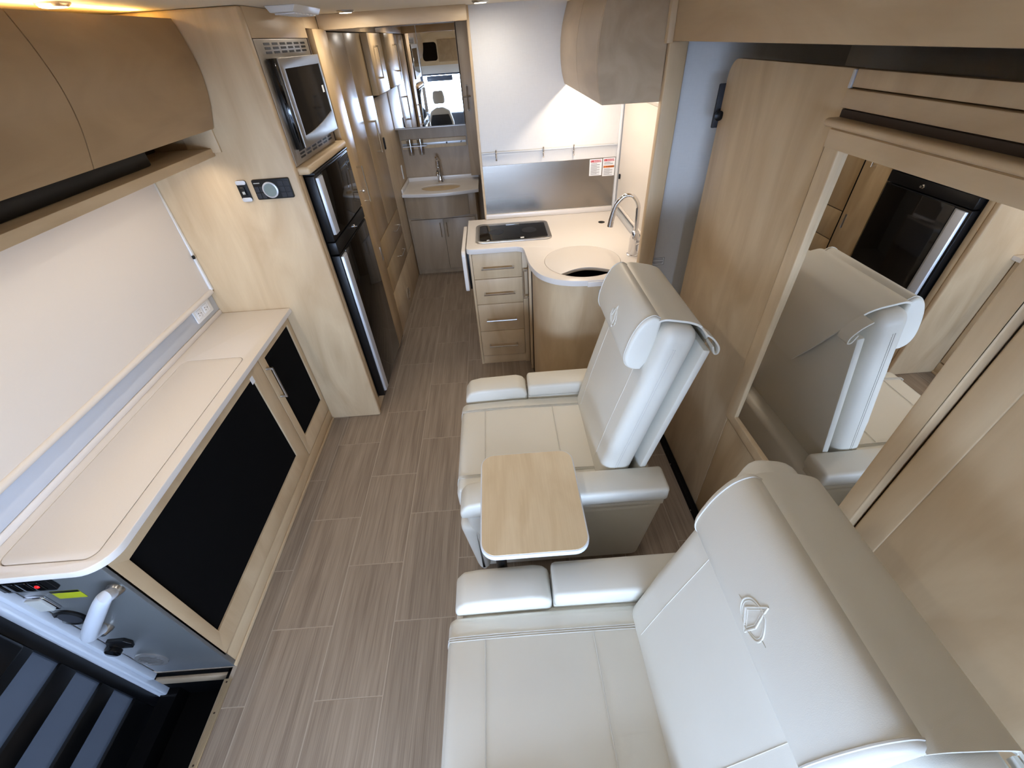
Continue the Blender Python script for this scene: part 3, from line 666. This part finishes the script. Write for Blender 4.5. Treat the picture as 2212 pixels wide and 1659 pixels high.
# hob
hb = thing('gas_hob', 'black glass-lidded hob set into the galley worktop', 'hob', (.09, 2.82, ZK))
poly('frame', [rrect(-.155, 2.648, .337, 2.992, .045), rrect(-.13, 2.67, .312, 2.968, .03)], .008, fr_z(ZK+.004), M_nickel, hb, .002)
poly('glass_lid', [rrect(-.131, 2.669, .313, 2.969, .03)], .006, fr_z(ZK+.0045), M_bgloss, hb, .001)
box('lid_label', (.135, 2.684, ZK+.0076), (.158, 2.702, ZK+.0082), M_wprint, hb, 0)
box('hinge', (.05, 2.94, ZK+.0076), (.14, 2.958, ZK+.012), M_nickel, hb, .001)
for x, y in ((-.02, 2.82), (.2, 2.82)): obj('burner', lathe(nb(), (x, y, ZK+.0078), [(.05, 0), (.05, .0004), (.001, .0005)], 2, 30), M_black, hb)
# sink and its lid
sk_ = thing('round_sink', 'round stainless sink showing as a dark crescent at the curved galley end', 'sink', (SX, SY, .74))
bm = nb(); lat = [(SR+.002, ZK-.030), (SR-.003, ZK-.032), (SR-.004, ZK-.05), (SR-.01, .75), (SR-.05, .712), (.03, .705)]
rings = [[bm.verts.new((SX+r*math.cos(2*PI*k/48), SY+r*math.sin(2*PI*k/48), z)) for k in range(48)] for r, z in lat]
for a, b in zip(rings, rings[1:]):
    for k in range(48): bm.faces.new((a[k], a[(k+1) % 48], b[(k+1) % 48], b[k]))
bm.faces.new(rings[-1]); obj('bowl', bm, M_sink, sk_)
obj('drain', lathe(nb(), (SX, SY, .7055), [(.03, 0), (.026, .003)], 2, 20), M_chrome, sk_)
lidp = []
for k in range(61):
    a = math.radians(-90+42+k*(360-84)/60); lidp.append((SX+(SR-.0015)*math.cos(a), SY+(SR-.0015)*math.sin(a)))
x0, y0 = lidp[-1]; x1, y1 = lidp[0]
lidp += [(x0+(x1-x0)*t, y0+.062*math.sin(PI*t)) for t in [k/14 for k in range(1, 14)]]
tag(poly('sink_lid', [lidp], .018, fr_z(ZK-.0092), M_white, None, .001), 'round white sink cover with a curved finger cut-out', 'lid')
# faucet
fc = thing('kitchen_faucet', 'tall chrome gooseneck faucet beside the round galley sink', 'faucet', (.755, 2.31, ZK))
FX, FY = .757, 2.318
obj('base', lathe(nb(), (FX, FY, ZK), [(.034, 0), (.034, .006), (.027, .009), (.026, .085), (.028, .09), (.02, .135), (.0145, .14)], 2, 28), M_chrome, fc)
obj('spout', tube(nb(), smoothpath([(FX, FY, ZK+.13), (FX, FY, 1.14), (FX-.006, FY+.002, 1.185), (FX-.035, FY+.01, 1.225), (FX-.075, FY+.02, 1.225), (FX-.108, FY+.028, 1.19), (FX-.125, FY+.032, 1.14), (FX-.133, FY+.034, 1.10)], 6), .0125, 14), M_chrome, fc)
obj('spray_head', tube(nb(), [(FX-.122, FY+.031, 1.15), (FX-.132, FY+.034, 1.10), (FX-.137, FY+.035, 1.065)], [.0135, .0155, .0165], 16), M_chrome, fc)
obj('lever', tube(nb(), [(FX+.01, FY-.015, ZK+.07), (FX+.02, FY-.04, ZK+.085), (FX+.03, FY-.075, ZK+.12)], [.012, .009, .006], 10), M_chrome, fc)
# folded leaf on the left end
lfp = thing('folding_leaf', 'white folding worktop leaf hanging at the end of the drawers', 'leaf', (-.24, 2.75, .62))
poly('leaf', [rrect(2.56, .62, 3.05, .895, .03)], .024, fr_x(-.234), M_white, lfp, .003)
box('bracket', (-.221, 2.65, .60), (-.203, 2.67, .86), M_black, lfp, .002); box('bracket', (-.221, 2.95, .60), (-.203, 2.97, .86), M_black, lfp, .002)
# wall items
tag(box('steel_splashback', (-.082, YG-.004, ZK+.036), (.819, YG-.0005, 1.252), M_steel, None, .0005, 1), 'brushed stainless splashback behind the hob', 'splashback')
ra = thing('utensil_rail', 'thin silver rail with three sliding hooks above the steel splashback', 'rail', (.37, 3.1, 1.32))
obj('bar', tube(nb(), [(-.075, YG-.014, 1.328), (.819, YG-.014, 1.328)], .006, 10), M_silver, ra)
for x in (-.06, .80): box('end_mount', (x-.006, YG-.014, 1.322), (x+.006, YG-.0005, 1.334), M_silver, ra)
for x in (.018, .33, .53):
    obj('hook', tube(nb(), smoothpath([(x, YG-.008, 1.336), (x, YG-.024, 1.342), (x, YG-.028, 1.325), (x, YG-.018, 1.308), (x, YG-.018, 1.292), (x, YG-.03, 1.288)], 3), .0055, 8), M_chrome, ra)
def warn(x0, x1, z0, z1, lab, second):
    y = YG-.005; t = tag(box('warning_sticker', (x0, y-.0004, z0), (x1, y+.0003, z1), M_wprint, None, 0), lab, 'sticker', 'warning stickers on the splashback')
    wd = x1-x0
    box('danger_band', (x0+.006, y-.0009, z1-.020), (x1-.006, y-.0004, z1-.006), M_red, t, 0)
    rotm = Matrix(((1, 0, 0, 0), (0, 0, -1, 0), (0, 1, 0, 0), (0, 0, 0, 1)))
    text('lettering', '\u26a0 DANGER', .0135, Matrix.Translation(((x0+x1)/2, y-.0012, z1-.0133)) @ rotm, M_wprint, t)
    zz = z1-.026; bm = nb(); i = 0
    while zz > z0+.008:
        if second and abs(zz-(z1-.052)) < .012: zz -= .002; i += 1; continue
        L = wd*(.72 if i % 3 else .5); bx(bm, (x0+.009, y-.0008, zz-.0022), (x0+.009+L, y-.0004, zz)); zz -= .0052; i += 1
    obj('print_lines', bm, M_print, t, 0)
    if second:
        box('warning_band', (x0+.005, y-.0009, z1-.060), (x1-.005, y-.0004, z1-.047), M_orange, t, 0)
        text('lettering', '\u26a0 WARNING', .0125, Matrix.Translation(((x0+x1)/2, y-.0012, z1-.0535)) @ rotm, M_kprint, t)
warn(.644, .728, 1.145, 1.247, 'white sticker headed DANGER in red only, nearer the hob on the splashback', False)
warn(.734, .816, 1.138, 1.249, 'white sticker with red DANGER and orange WARNING bands in the splashback corner', True)
# galley side blind
gb = thing('side_blind', 'cream roller blind on the galley side wall behind the faucet', 'blind', (.85, 2.6, .96))
obj('fabric', sheet(nb(), [(.842, 1.60), (.844, 1.3), (.846, .975)], 1, 2.14, YG-.03, .003), M_blind, gb)
obj('hem_bar', tube(nb(), [(.845, 2.14, .965), (.845, YG-.03, .965)], .009, 10), M_blind, gb)
box('pull_clip', (.832, 3.04, 1.13), (.842, 3.055, 1.16), M_black, gb)
# overhead galley cabinet
go = thing('galley_overhead_cabinet', 'maple overhead cabinet with bowed doors above the galley sink', 'cabinet', (.65, 2.6, 1.6))
ZU = 1.675
gp = [(p.x, p.y) for p in smoothpath([(.470, 2.045, 0), (.448, 1.97, 0), (.436, 1.89, 0), (.436, 1.81, 0), (.445, 1.735, 0), (.463, ZU, 0)], 4)]
for y0, y1 in ((2.075, 2.555), (2.559, 3.116)):
    obj('door', prism(nb(), gp+[(a+.018, b) for a, b in reversed(gp)], 1, y0, y1), M_galdoor, go)
side = gp+[(.858, ZU), (.858, 2.045)]
obj('end_panel', prism(nb(), [(a+.0005, b) for a, b in gp]+[(.70, ZU-.002), (.70, 2.045)], 1, 2.058, 2.074), M_galdoor, go)
box('body', (.483, 2.076, ZU+.062), (XR-.003, YG-.002, 2.04), M_wood, go)
box('lower_lip', (.80, 2.076, ZU-.045), (.812, YG-.002, ZU+.061), M_plastic, go, .002)
lg = tag(box('light_bar', (.525, 2.15, ZU+.054), (.555, YG-.06, ZU+.0615), M_plastic, None, .002), 'slim light bar under the galley overhead cabinet', 'light')
area('galley_light', (.54, 2.62, ZU+.0525), .02, .85, 4.5, WARM, (0, 0, 0))
area('galley_cove_glow', (.60, 2.6, 2.042), .012, .9, 1.5, AMBER, (PI, 0, 0))
tag(box('light_strip', (.59, 2.1, 2.0405), (.605, 3.09, 2.0415), M_strip, None, 0), 'amber light strip on top of the galley overhead cabinet', 'light')

# ================================================================== SLIDE-OUT: wall-bed panel with mirror
XM = .893
wb = thing('wall_bed_panel', 'large maple wall-bed panel with a rounded top corner and framed mirror', 'wall bed', (1.0, .9, 0))
poly('main_panel', [[(1.228, .03), (1.90, .03)]+[(1.84+.06*math.cos(math.radians(a)), 1.752+.06*math.sin(math.radians(a))) for a in range(0, 91, 10)]+[(1.228, 1.812)]], .02, fr_x(XM+.010), M_wood, wb, .002)
box('bed_box', (XM+.021, -.70, .06), (1.30, 1.86, 1.74), M_wood, wb)
box('upper_panel', (XM-.002, -.70, 1.775), (XM+.02, 1.222, 1.8115), M_wood, wb, .002)
box('upper_rail', (XM-.008, -.70, 1.732), (XM+.02, 1.228, 1.772), M_woody, wb, .003)
box('ledge', (XM-.042, -.70, 1.6945), (XM+.0, 1.226, 1.7135), M_woody, wb, .009, 4)
box('ledge_gap_shade', (XM+.004, -.70, 1.714), (XM+.02, 1.228, 1.732), M_dark, wb)  # shadow gap above the ledge, its shade put in as dark colour
box('metal_edge', (XM-.006, 1.222, .655), (XM+.004, 1.234, 1.692), M_silver, wb, .002)
box('metal_edge', (XM-.006, 1.222, 1.772), (XM+.004, 1.232, 1.8105), M_silver, wb, .002)
XG = .872
mf = poly('mirror_frame', [rrect(.580, .684, 1.199, 1.694, .002), rrect(.628, .728, 1.140, 1.652, .001)], .026, fr_x(XG), M_wood, wb, .004)
bm = nb(); gx = lambda y, z: XG+.002-.012*(y-.885)+.008*(z-1.19)      # the glass hangs very slightly out of true
q = [(.620, .720), (1.148, .720), (1.148, 1.660), (.620, 1.660)]
A = [bm.verts.new((gx(y, z), y, z)) for y, z in q]; B = [bm.verts.new((gx(y, z)+.003, y, z)) for y, z in q]
bm.faces.new(A[::-1]); bm.faces.new(B)
for k in range(4): bm.faces.new((A[k], A[(k+1) % 4], B[(k+1) % 4], B[k]))
bmesh.ops.recalc_face_normals(bm, faces=bm.faces[:]); obj('mirror_glass', bm, M_mirror, mf, 0)
box('top_rail', (XG-.015, .582, 1.652), (XG-.012, 1.198, 1.692), M_woody, mf, .001)
box('lower_panel', (XM+.001, .590, .03), (XM+.02, 1.226, .648), M_wood, wb, .002)
box('backing', (XM-.006, .60, .655), (XM+.0208, 1.222, 1.73), M_dark, wb)
# door on the near side
ndoor = box('side_door', (XM-.012, -.70, .03), (XM+.02, .578, 1.692), M_wood, wb, .004)
box('door_edge', (XM-.018, .505, .03), (XM-.0115, .572, 1.690), M_wood, ndoor, .003)
box('base_seal', (XM-.03, -.2, 0), (XM+.0, 1.95, .03), M_rubber, wb, .004)
bm = nb()
for y in (.9, 1.2, 1.5): lathe(bm, (XM-.03, y, .015), [(.004, 0), (.003, -.001)], 0, 10)
obj('screw', bm, M_nickel, wb)
la = thing('bed_latch', 'dark grey latch with a black knob at the wall-bed panel edge', 'latch', (.9, 1.92, 1.62))
box('plate', (.872, 1.901, 1.59), (.915, 1.912, 1.735), M_dash, la, .004)
obj('knob', lathe(nb(), (.880, 1.90, 1.635), [(.006, 0), (.006, -.02), (.016, -.022), (.017, -.028), (.010, -.032)], 1, 20), M_black, la)
ll = thing('notice_label', 'small white notice label on the white slide-out end wall', 'sticker', (.81, 2.07, .9))
e = (.785, .845, .948, .985)
plate('paper', (.783, .945), (.850, .985), 2.0745, .001, M_wprint, ll, .001)
bm = nb(); 
for (a, b, c, d) in ((.783, .945, .850, .9462), (.783, .9838, .850, .985), (.783, .945, .7842, .985), (.8488, .945, .850, .985)): bx(bm, (a, 2.0736, b), (c, 2.074, d))
obj('border', bm, M_kprint, ll, 0)
bm = nb()
for k, L in enumerate((.05, .055, 0, .058, .052, .045)):
    if L: bx(bm, (.8165-L/2, 2.0736, .978-k*.005), (.8165+L/2, 2.074, .9802-k*.005))
obj('print_lines', bm, M_print, ll, 0)

# ================================================================== CHAIRS
CY = 1.33
def chair():
    t = thing('lounge_chair', 'cream leather lounge chair nearer the galley sink, behind the small table', 'chair', (.17, CY, 0), 'cream leather lounge chairs')
    y0, y1 = CY-.268, CY+.268
    # base shell
    bm = nb()
    lo = [(-.185, CY-.345), (.53, CY-.345), (.53, CY+.345), (-.185, CY+.345)]; hi = [(-.215, CY-.385), (.565, CY-.385), (.565, CY+.385), (-.215, CY+.385)]
    A = [bm.verts.new((x, y, .02)) for x, y in lo]; B = [bm.verts.new((x, y, .485)) for x, y in hi]
    bm.faces.new(A[::-1]); bm.faces.new(B)
    for i in range(4): bm.faces.new((A[i], A[(i+1) % 4], B[(i+1) % 4], B[i]))
    bmesh.ops.bevel(bm, geom=bm.edges[:], offset=.03, segments=4, affect='EDGES', profile=.5)
    obj('base', bm, M_leather, t)
    bm = nb(); prism(bm, [(-.252, .40), (-.205, .035), (-.15, .035), (-.15, .40)], 1, CY-.375, CY+.375, .035, 4); obj('footrest', bm, M_leather, t)
    box('plinth', (-.14, CY-.30, 0), (.48, CY+.30, .022), M_black, t)
    bm = nb(); prism(bm, [(-.256, .37), (-.256, .475), (-.235, .502), (.0, .508), (.42, .498), (.42, .37)], 1, y0, y1, .022, 4); s = obj('seat', bm, M_leather, t)
    for x in (-.135, .195): obj('seam', tube(nb(), [(x, CY-.19, .5075), (x, CY+.19, .5075)], .0016, 6), M_leather_dk, s)
    for dy in (-.194, -.200, -.206, .194, .200, .206): obj('seam', tube(nb(), smoothpath([(-.257, CY+dy, .45), (-.248, CY+dy, .49), (-.22, CY+dy, .5035), (0, CY+dy, .5085), (.33, CY+dy, .502)], 3), .0013, 6), M_leather_dk, s)
    # arms: a front pad and a hinged rear pad on each side
    for sg in (-1, 1):
        a, b = (CY+.272, CY+.388) if sg > 0 else (CY-.388, CY-.272)
        bm = nb(); prism(bm, [(-.232, .478), (-.232, .515), (-.205, .555), (-.15, .566), (.03, .571), (.062, .560), (.080, .535), (.080, .478)], 1, a, b, .014, 3); obj('armrest', bm, M_leather, t)
        bm = nb(); bx(bm, (.086, a-.002, .505), (.572, b+.002, .577), .016, 4); p = obj('armrest_pad', bm, M_leather, t)
        bm = nb(); bx(bm, (.084, a+.004, .476), (.560, b-.004, .506), .006, 2); obj('armrest_base', bm, M_leather, p)
    # reclining back
    f0, f1 = Vector((.318, .47)), Vector((.488, 1.212)); d = (f1-f0).normalized(); n = Vector((d.y, -d.x))
    T = .118
    prof = [f0, f0+d*.25-n*.004, f0+d*.5, f1, f1+n*T, f0+n*T]
    bm = nb(); prism(bm, [tuple(p) for p in prof], 1, y0, y1, .042, 6); bk = obj('backrest', bm, M_leather, t)
    for dy in (-.165, .165): obj('seam', tube(nb(), [((f0+d*q-n*o).x, CY+dy, (f0+d*q-n*o).y) for q, o in ((.06, .0015), (.25, .0045), (.5, .0005), (.64, .0003))], .0007, 6), M_leather, bk)
    for dy in (-.268, .268):
        for off in (0, .007): obj('seam', tube(nb(), smoothpath([((f0+d*q+n*(.045+off)).x, CY+dy, (f0+d*q+n*(.045+off)).y) for q in (.05, .3, .55, .69)], 3), .0014, 6), M_leather_dk, bk)
    # rear cover board
    bm = nb(); q0, q1 = f0+n*(T+.022)+d*.01, f0+n*(T+.022)+d*.705
    prism(bm, [tuple(q0), tuple(q1), tuple(q1+n*.026), tuple(q0+n*.026)], 1, y0-.004, y1+.004, .007, 2); obj('rear_board', bm, M_leather, t)
    bm = nb(); tube(bm, [(.48, CY-.20, .47), (.545, CY-.20, .46)], .010, 8); tube(bm, [(.545, CY-.215, .46), (.545, CY+.215, .46)], .013, 10); obj('rear_bar', bm, M_silver, t)
    # head pillow with a flap over the back
    PP = smoothpath([(.484, 1.214, 0), (.458, 1.228, 0), (.427, 1.212, 0), (.403, 1.172, 0), (.388, 1.125, 0), (.381, 1.082, 0), (.389, 1.048, 0), (.412, 1.030, 0), (.440, 1.026, 0)], 6)
    prof = [(p.x, p.y) for p in PP]+[(.462, 1.06), (.478, 1.14)]
    a, b = CY-.225, CY+.203
    bm = nb(); prism(bm, prof, 1, a, b, .012, 3, capbev=True); hp = obj('head_pillow', bm, M_leather, t)
    # piping round both ends
    for yy in (a+.014, b-.014): obj('piping', tube(nb(), [(x, yy, z) for x, z in prof[:-2]], .0022, 6), M_leather_dk, hp)
    fl = smoothpath([(.474, 1.212, 0), (.495, 1.216, 0), (.535, 1.2085, 0), (.575, 1.199, 0), (.612, 1.180, 0), (.640, 1.140, 0), (.648, 1.10, 0), (.636, 1.03, 0), (.612, .92, 0), (.597, .86, 0)], 4)
    bm = sheet(nb(), [(p.x, p.y) for p in fl], 1, a, b, .007)
    for v in bm.verts:                                   # hem runs up towards the near edge
        if v.co.y < CY and v.co.z < 1.15: v.co.y += (1.15-v.co.z)**1.15*.85
    flp = obj('pillow_flap', bm, M_leather, hp)
    lp = smoothpath([(.612, 1.180, 0), (.638, 1.160, 0), (.660, 1.130, 0), (.662, 1.108, 0), (.650, 1.108, 0), (.640, 1.135, 0)], 4)
    obj('flap_loop', sheet(nb(), [(p.x, p.y) for p in lp], 1, a-.045, a+.002, .005), M_leather, hp)
    # stitched emblem on the pillow front
    arcs = [(PP[i], sum((PP[k+1]-PP[k]).length for k in range(i))) for i in range(len(PP))]
    s0 = min(arcs, key=lambda q: abs(q[0].y-1.125))[1]
    def onp(u, v):   # u across the pillow, v up its curved front
        s = s0-v*1.15
        for (p, sa), (q, sb_) in zip(arcs, arcs[1:]):
            if sa <= s <= sb_:
                k = (s-sa)/max(1e-9, sb_-sa); c = p.lerp(q, k); tt = (q-p).normalized(); nn = Vector((tt.y, -tt.x))
                if nn.x > 0: nn = -nn
                return (c.x+nn.x*.0006, CY-.02+u, c.y+nn.y*.0006)
        return (arcs[0][0].x, CY, arcs[0][0].y)
    bm = nb()
    ring = [(.0275, -.0025), (.0221, .0118), (.0131, .0184), (.0023, .0218), (-.0093, .023), (-.0204, .0183), (-.0332, .0054), (-.0385, -.0058), (-.0368, -.0162), (-.0282, -.0227), (-.0151, -.027), (-.0026, -.0285), (.0127, -.0242), (.0234, -.0146)]
    rp = [(p.x, p.y) for p in smoothpath([(u, v, 0) for u, v in ring], 3, True)]
    tube(bm, [onp(u, v) for u, v in rp], .0017, 6, closed=True)
    tube(bm, [onp(-.006+(u+.006)*.86, -.003+(v+.003)*.86) for u, v in rp], .0009, 6, closed=True)
    kite = [(.015, -.007), (-.006, .0358), (-.0196, -.006), (-.0121, -.0361)]
    for q0_, q1_ in zip(kite, kite[1:]+kite[:1]):
        tube(bm, [onp(q0_[0]+(q1_[0]-q0_[0])*k/5, q0_[1]+(q1_[1]-q0_[1])*k/5) for k in range(6)], .0019, 6)
    k2 = [(-.003+(u+.003)*.72, v*.72) for u, v in kite]
    for q0_, q1_ in zip(k2, k2[1:]+k2[:1]):
        tube(bm, [onp(q0_[0]+(q1_[0]-q0_[0])*k/5, q0_[1]+(q1_[1]-q0_[1])*k/5) for k in range(6)], .0009, 6)
    tube(bm, [onp(.0275, -.0077), onp(.0388, -.009)], [.0014, .0004], 6); tube(bm, [onp(-.0392, -.0055), onp(-.0506, -.0043)], [.0014, .0004], 6)
    obj('emblem', bm, M_leather, hp)
    return t
ch = chair()
def copy_tree(o, parent=None):
    c = o.copy(); C.objects.link(c)
    if parent is not None:
        inv = o.matrix_parent_inverse.copy(); c.parent = parent; c.matrix_parent_inverse = inv
    for k in list(o.children): copy_tree(k, c)
    return c
c2 = copy_tree(ch); c2.location.y -= 1.02
c2['label'] = 'cream leather lounge chair nearest the camera, its back facing the right door'
# swivel table between them
tb = thing('swivel_table', 'small oak-topped table with rounded corners at the far chair', 'table', (.0, .86, 0))
tilt = Matrix.Translation((.04, .863, .69))
poly('table_top', [rrect(-.172, -.205, .170, .203, .05, 8)], .020, tilt, mat('white_edge_band', srgb(228, 232, 238), .4), tb, .003)
poly('wood_surface', [rrect(-.167, -.200, .165, .198, .046, 8)], .003, tilt @ Matrix.Translation((0, 0, .0105)), M_table, tb)
obj('post', tube(nb(), [(-.075, .72, .0), (-.075, .72, .66)], .018, 16), M_black, tb)
box('swing_arm', (-.09, .70, .655), (.16, .92, .679), M_black, tb, .004)
obj('foot', lathe(nb(), (-.075, .72, 0), [(.05, 0), (.05, .006), (.03, .012), (.02, .02)], 2, 24), M_black, tb)

# ================================================================== CEILING FITTINGS
def puck(x, y, lab, p=1.5, z=ZC):
    t = thing('ceiling_light', lab, 'light', (x, y, z-.012), 'ceiling puck lights')
    obj('rim', lathe(nb(), (x, y, z), [(.042, 0), (.042, -.004), (.034, -.010), (.030, -.010)], 2, 28), M_nickel, t)
    obj('lens', lathe(nb(), (x, y, z-.009), [(.030, 0), (.029, -.002)], 2, 28), M_lens, t)
    area('puck_beam', (x, y, z-.0125), .055, .055, p, NEUT, (0, 0, 0), 'DISK')
puck(-.68, 2.832, 'round ceiling light near the washroom header by the ceiling vent')
puck(-.008, 2.80, 'round ceiling light above the galley drawers')
puck(-1.19, 1.64, 'round ceiling light over the top of the long overhead cabinet', 1.0)
puck(-.30, 1.55, 'round ceiling light above the aisle beside the far chair')
puck(-.30, .40, 'round ceiling light above the aisle near the camera')
puck(-.70, 4.10, 'round washroom light above the left mirror door', .9, ZC); puck(-.33, 4.12, 'round washroom light above the right mirror door', .9, ZC)
cvn = thing('ceiling_vent', 'white rectangular ceiling vent above the microwave', 'vent', (-.785, 2.41, 2.02))
bm = nb(); prism(bm, [(-.845, ZC), (-.83, ZC-.022), (-.74, ZC-.022), (-.725, ZC)], 1, 2.24, 2.58, .003); obj('housing', bm, M_plastic, cvn)
for k in range(6): box('louvre', (-.825, 2.275+k*.048, ZC-.027), (-.745, 2.305+k*.048, ZC-.0225), M_wprint, cvn, .001)

# ================================================================== CAB (behind the camera, seen in the washroom mirror)
bu = thing('cab_overhead_unit', 'maple overhead bunk unit above the cab with one open cubby', 'cabinet', (-.34, -1.7, 1.42))
poly('face', [rrect(XL+.002, 1.55, XR-.002, ZC-.002, .001), rrect(-1.20, 1.62, -.92, 1.90, .05)], .02, fr_y(-1.20), M_woodx, bu)
box('bottom', (XL+.002, -2.23, 1.42), (XR-.002, -1.21, 1.56), M_plastic, bu)
box('cubby', (-1.25, -1.60, 1.58), (-.88, -1.59, 1.95), M_dark, bu)
box('door', (-.90, -1.19, 1.60), (-.45, -1.172, 1.93), M_door, bu, .006); box('door', (-.44, -1.19, 1.60), (.1, -1.172, 1.93), M_door, bu, .006)
da = tag(box('dashboard', (XL+.01, -2.235, .30), (XR-.01, -1.95, .68), M_dash, None, .05, 4), 'dark dashboard below the windshield, seen only in the washroom mirror', 'dashboard')
def cabseat(x, lab):
    t = thing('captain_chair', lab, 'seat', (x, -1.3, 0))
    box('base', (x-.22, -1.65, 0), (x+.22, -1.2, .30), M_black, t, .03, 3)
    box('cushion', (x-.25, -1.75, .30), (x+.25, -1.2, .45), M_seatgrey, t, .05, 4)
    bm = nb(); prism(bm, [(x-.25, .35), (x+.25, .35), (x+.26, .6), (x+.20, .80), (x+.08, .86), (x-.08, .86), (x-.20, .80), (x-.26, .6)], 1, -1.34, -1.22, .03, 3); obj('backrest', bm, M_seatgrey, t)
    bm = nb(); prism(bm, [(x-.21, .35), (x+.21, .35), (x+.22, .6), (x+.17, .74), (x-.17, .74), (x-.22, .6)], 1, -1.222, -1.205, .01, 2); obj('back_pocket', bm, M_black, t)
    bm = nb(); prism(bm, [(x-.11, .92), (x+.11, .92), (x+.125, 1.02), (x+.10, 1.14), (x-.10, 1.14), (x-.125, 1.02)], 1, -1.33, -1.25, .03, 3); obj('headrest', bm, M_seatgrey, t)
    for s in (-.05, .05): obj('headrest_post', tube(nb(), [(x+s, -1.29, .84), (x+s, -1.29, .94)], .007, 8), M_chrome, t)
cabseat(-1.02, 'passenger cab seat reflected in the washroom mirror')
sv = tag(box('sun_visor', (-1.30, -2.20, 1.24), (-.75, -2.17, 1.335), M_dash, None, .01), 'dark sun visor at the top of the windshield, seen in the mirror', 'visor')
for o in bpy.data.objects:
    if '_moved' in o: del o['_moved']
